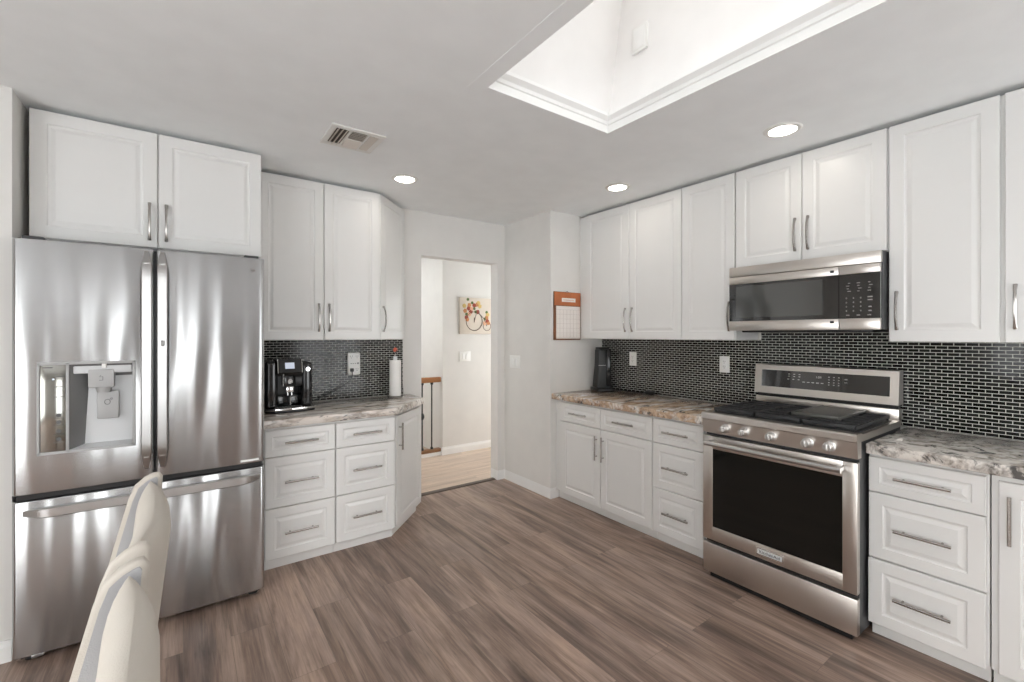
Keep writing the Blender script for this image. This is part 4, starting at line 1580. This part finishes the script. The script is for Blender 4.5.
# stair railing at the end of the hall
root = thing('stair_railing', 'oak stair handrail on black iron balusters seen through the doorway', 'railing', (2.345, 4.86, 0))
bm = B(); box(bm, -0.135, 0.126, -0.032, 0.032, 0.862, 0.922, 0.010, 3)
obj('handrail', bm, 'oak', root)
bm = B(); box(bm, -0.125, 0.126, -0.035, 0.035, 0.040, 0.078, 0.006)
obj('shoe_rail', bm, 'oakshoe', root)
bm = B(); box(bm, -0.125, 0.126, -0.040, 0.040, 0.0005, 0.040)
obj('curb', bm, 'trim', root)
for k, xx in enumerate((-0.103, 0.018)):
    bm = B(); cyl(bm, (xx, 0, 0.076), (xx, 0, 0.864), 0.0085, seg=10)
    lathe(bm, [(0.009, 0.076), (0.018, 0.078), (0.016, 0.100), (0.009, 0.106)], (xx, 0, 0), 12)
    lathe(bm, [(0.009, 0.834), (0.016, 0.838), (0.018, 0.860), (0.009, 0.863)], (xx, 0, 0), 12)
    if k == 0:
        lathe(bm, [(0.009, 0.43), (0.018, 0.442), (0.026, 0.465), (0.024, 0.485), (0.014, 0.505), (0.009, 0.512)], (xx, 0, 0), 12)
    obj('baluster', bm, 'wrought', root)

# access plate inside the skylight shaft
root = thing('access_plate', 'white rectangular cover plate inside the skylight opening', 'cover plate', (1.829, 1.435, 2.885), -PI / 2)
bm = B(); box(bm, -0.046, 0.046, -0.012, 0.004, -0.064, 0.064, 0.005)
obj('cover', bm, 'whiteplastic', root)
bm = B(); box(bm, -0.034, 0.034, -0.014, -0.010, -0.050, 0.050, 0.003)
obj('inner_panel', bm, 'trim', root)


# ------------------------------------------------------------------ ceiling things
def downlight(label, x, y):
    root = thing('recessed_light', label, 'ceiling light', (x, y, H))
    bm = B()
    lathe(bm, [(0.063, -0.001), (0.066, -0.009), (0.082, -0.008), (0.090, -0.0008)], seg=40)
    bm.faces.ensure_lookup_table()
    for f in [f for f in bm.faces if len(f.verts) > 4]:
        bm.faces.remove(f)
    obj('trim_ring', bm, 'ventwhite', root)
    bm = B(); lathe(bm, [(0.0, -0.004), (0.060, -0.004), (0.0635, -0.002)], seg=40)
    obj('diffuser', bm, 'led', root)
    return root


downlight('round recessed ceiling light over the angled corner cabinet by the doorway', 1.236, 2.958)
downlight('round recessed ceiling light above the cabinets next to the calendar', 2.562, 2.216)
downlight('round recessed ceiling light above the microwave cabinet', 2.546, 1.086)

root = thing('ceiling_vent', 'square white ceiling air vent with brown-grey louvers above the espresso side', 'vent', (0.752, 2.525, H))
bm = B()
hw, hd = 0.140, 0.138
iw, idp = 0.110, 0.104
for a, b, c, d in ((-hw, hw, -hd, -idp), (-hw, hw, idp, hd), (-hw, -iw, -idp, idp), (iw, hw, -idp, idp), (-0.044, -0.030, -idp, idp), (0.050, 0.064, -idp, idp), (-0.030, 0.050, -0.005, 0.005)):
    box(bm, a, b, c, d, -0.009, -0.001, 0.002)
obj('frame', bm, 'ventwhite', root)
bm = B(); box(bm, -iw, iw, -idp, idp, -0.003, -0.0008)
obj('backing', bm, 'ventdark', root)


def louvers(a, b, c, d, along, tilt, n):
    for k in range(n):
        bm = B()
        if along == 'Y':
            xx = a + (b - a) * (k + 0.5) / n
            box(bm, -0.010, 0.010, c, d, -0.0007, 0.0007, mtx=Matrix.Translation((xx, 0, -0.0085)) @ Matrix.Rotation(tilt, 4, 'Y'))
        else:
            yy = c + (d - c) * (k + 0.5) / n
            box(bm, a, b, -0.010, 0.010, -0.0007, 0.0007, mtx=Matrix.Translation((0, yy, -0.0085)) @ Matrix.Rotation(tilt, 4, 'X'))
        obj('louver', bm, 'louver', root)


louvers(-0.110, -0.044, -idp, idp, 'Y', -0.7, 3)
louvers(0.064, 0.110, -idp, idp, 'Y', 0.15, 2)
louvers(-0.030, 0.050, -idp, -0.005, 'X', 0.7, 5)
louvers(-0.030, 0.050, 0.005, idp, 'X', -0.55, 6)


# ------------------------------------------------------------------ chairs
def chair(label, yc, xo=0.0):
    """upholstered dining chair facing -X: gently curved back with side wings that sweep forward lower down"""
    root = thing('dining_chair', label, 'chair', (xo, yc, 0), 0, 'cream dining chairs in the left foreground')
    HW = 0.262
    ZT_, Z0_ = 1.045, 0.40

    def xb(z):                       # back face at the middle, raked
        return -0.016 - 0.11 * (ZT_ - z)

    # padded back: one thick upholstered slab, rounded over at the top
    ZB_ = ZT_ - 0.014
    bm = B()
    rings = []
    nz_, nr = 22, 40
    for j in range(nz_ + 1):
        f = j / nz_
        f = 1 - (1 - f) ** 1.6
        z = 0.44 + (ZB_ - 0.44) * f
        k = 1.0
        if z > ZB_ - 0.06:
            k = math.sqrt(max(0.0, 1 - ((z - (ZB_ - 0.06)) / 0.06) ** 2))
        k = max(k, 0.10)
        cxm = xb(z) - 0.033
        ring = []
        for q in range(nr):
            a = 2 * PI * q / nr
            ca, sa = math.cos(a), math.sin(a)
            ux = math.copysign(abs(ca) ** 0.7, ca) * 0.033 * k
            uy = math.copysign(abs(sa) ** 0.5, sa) * 0.232
            ring.append(bm.verts.new((cxm + ux - 0.022 * (uy / 0.24) ** 2, uy, z)))
        rings.append(ring)
    for a, b in zip(rings, rings[1:]):
        for q in range(nr):
            bm.faces.new((a[q], a[(q + 1) % nr], b[(q + 1) % nr], b[q]))
    bm.faces.new(rings[0][::-1]); bm.faces.new(rings[-1])
    obj('backrest', bm, 'fabric', root, ang=1.4)
    # side wings standing a little proud of the back, their edges raked with it
    for s_ in (-1, 1):
        prof = [(-0.140, 0.45), (-0.070, 0.86), (-0.048, 1.00), (-0.046, 1.035), (-0.054, 1.047), (-0.066, 1.047), (-0.085, 1.038), (-0.105, 1.020), (-0.118, 0.985), (-0.146, 0.872), (-0.185, 0.70), (-0.235, 0.45)]
        bm = B()
        y0_, y1_ = (0.243, 0.268) if s_ > 0 else (-0.268, -0.243)
        a = [bm.verts.new((x, y0_, z)) for x, z in prof]
        b = [bm.verts.new((x, y1_, z)) for x, z in prof]
        n = len(prof)
        bm.faces.new(a); bm.faces.new(b[::-1])
        for k in range(n):
            bm.faces.new((a[k], b[k], b[(k + 1) % n], a[(k + 1) % n]))
        rim = [e for e in bm.edges if abs(e.verts[0].co.y - e.verts[1].co.y) < 1e-6]
        bmesh.ops.bevel(bm, geom=rim, offset=0.008, segments=3, profile=0.5, affect='EDGES')
        wg = obj('wing', bm, 'fabric', root, ang=0.9)
        # panel on the wing's inner face, greyer to paint in its shade
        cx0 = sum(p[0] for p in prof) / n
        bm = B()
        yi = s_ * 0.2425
        inset_pts = []
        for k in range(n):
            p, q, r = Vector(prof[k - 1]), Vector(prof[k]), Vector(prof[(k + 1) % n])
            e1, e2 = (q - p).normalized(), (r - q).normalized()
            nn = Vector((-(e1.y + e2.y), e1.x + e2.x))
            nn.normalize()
            inset_pts.append(q + nn * 0.010)
        a = [bm.verts.new((v.x, yi, v.y)) for v in inset_pts]
        b = [bm.verts.new((v.x, yi - s_ * 0.002, v.y)) for v in inset_pts]
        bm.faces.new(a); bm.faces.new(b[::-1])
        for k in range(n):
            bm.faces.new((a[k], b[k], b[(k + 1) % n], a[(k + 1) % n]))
        obj('shade_panel', bm, 'shadefabric', wg, ang=0.9, label='grey panel painting the shade inside the wing')
    bm = B(); box(bm, -0.60, -0.19, -0.225, 0.225, 0.37, 0.475, 0.035, 4)
    obj('seat', bm, 'fabric', root)
    for sx_, sy_ in ((-0.56, -0.2), (-0.56, 0.2), (-0.20, -0.2), (-0.20, 0.2)):
        bm = B(); tube(bm, [(sx_, sy_, 0.385), (sx_ + (0.04 if sx_ > -0.3 else -0.02), sy_ * 1.06, 0.0005)], [0.022, 0.014], seg=12)
        obj('leg', bm, 'chairwood', root)
    return root


chair('cream upholstered dining chair nearest the camera, cut off by the bottom edge', 0.722)
chair('cream upholstered dining chair behind the nearest one, close to the refrigerator', 1.306)
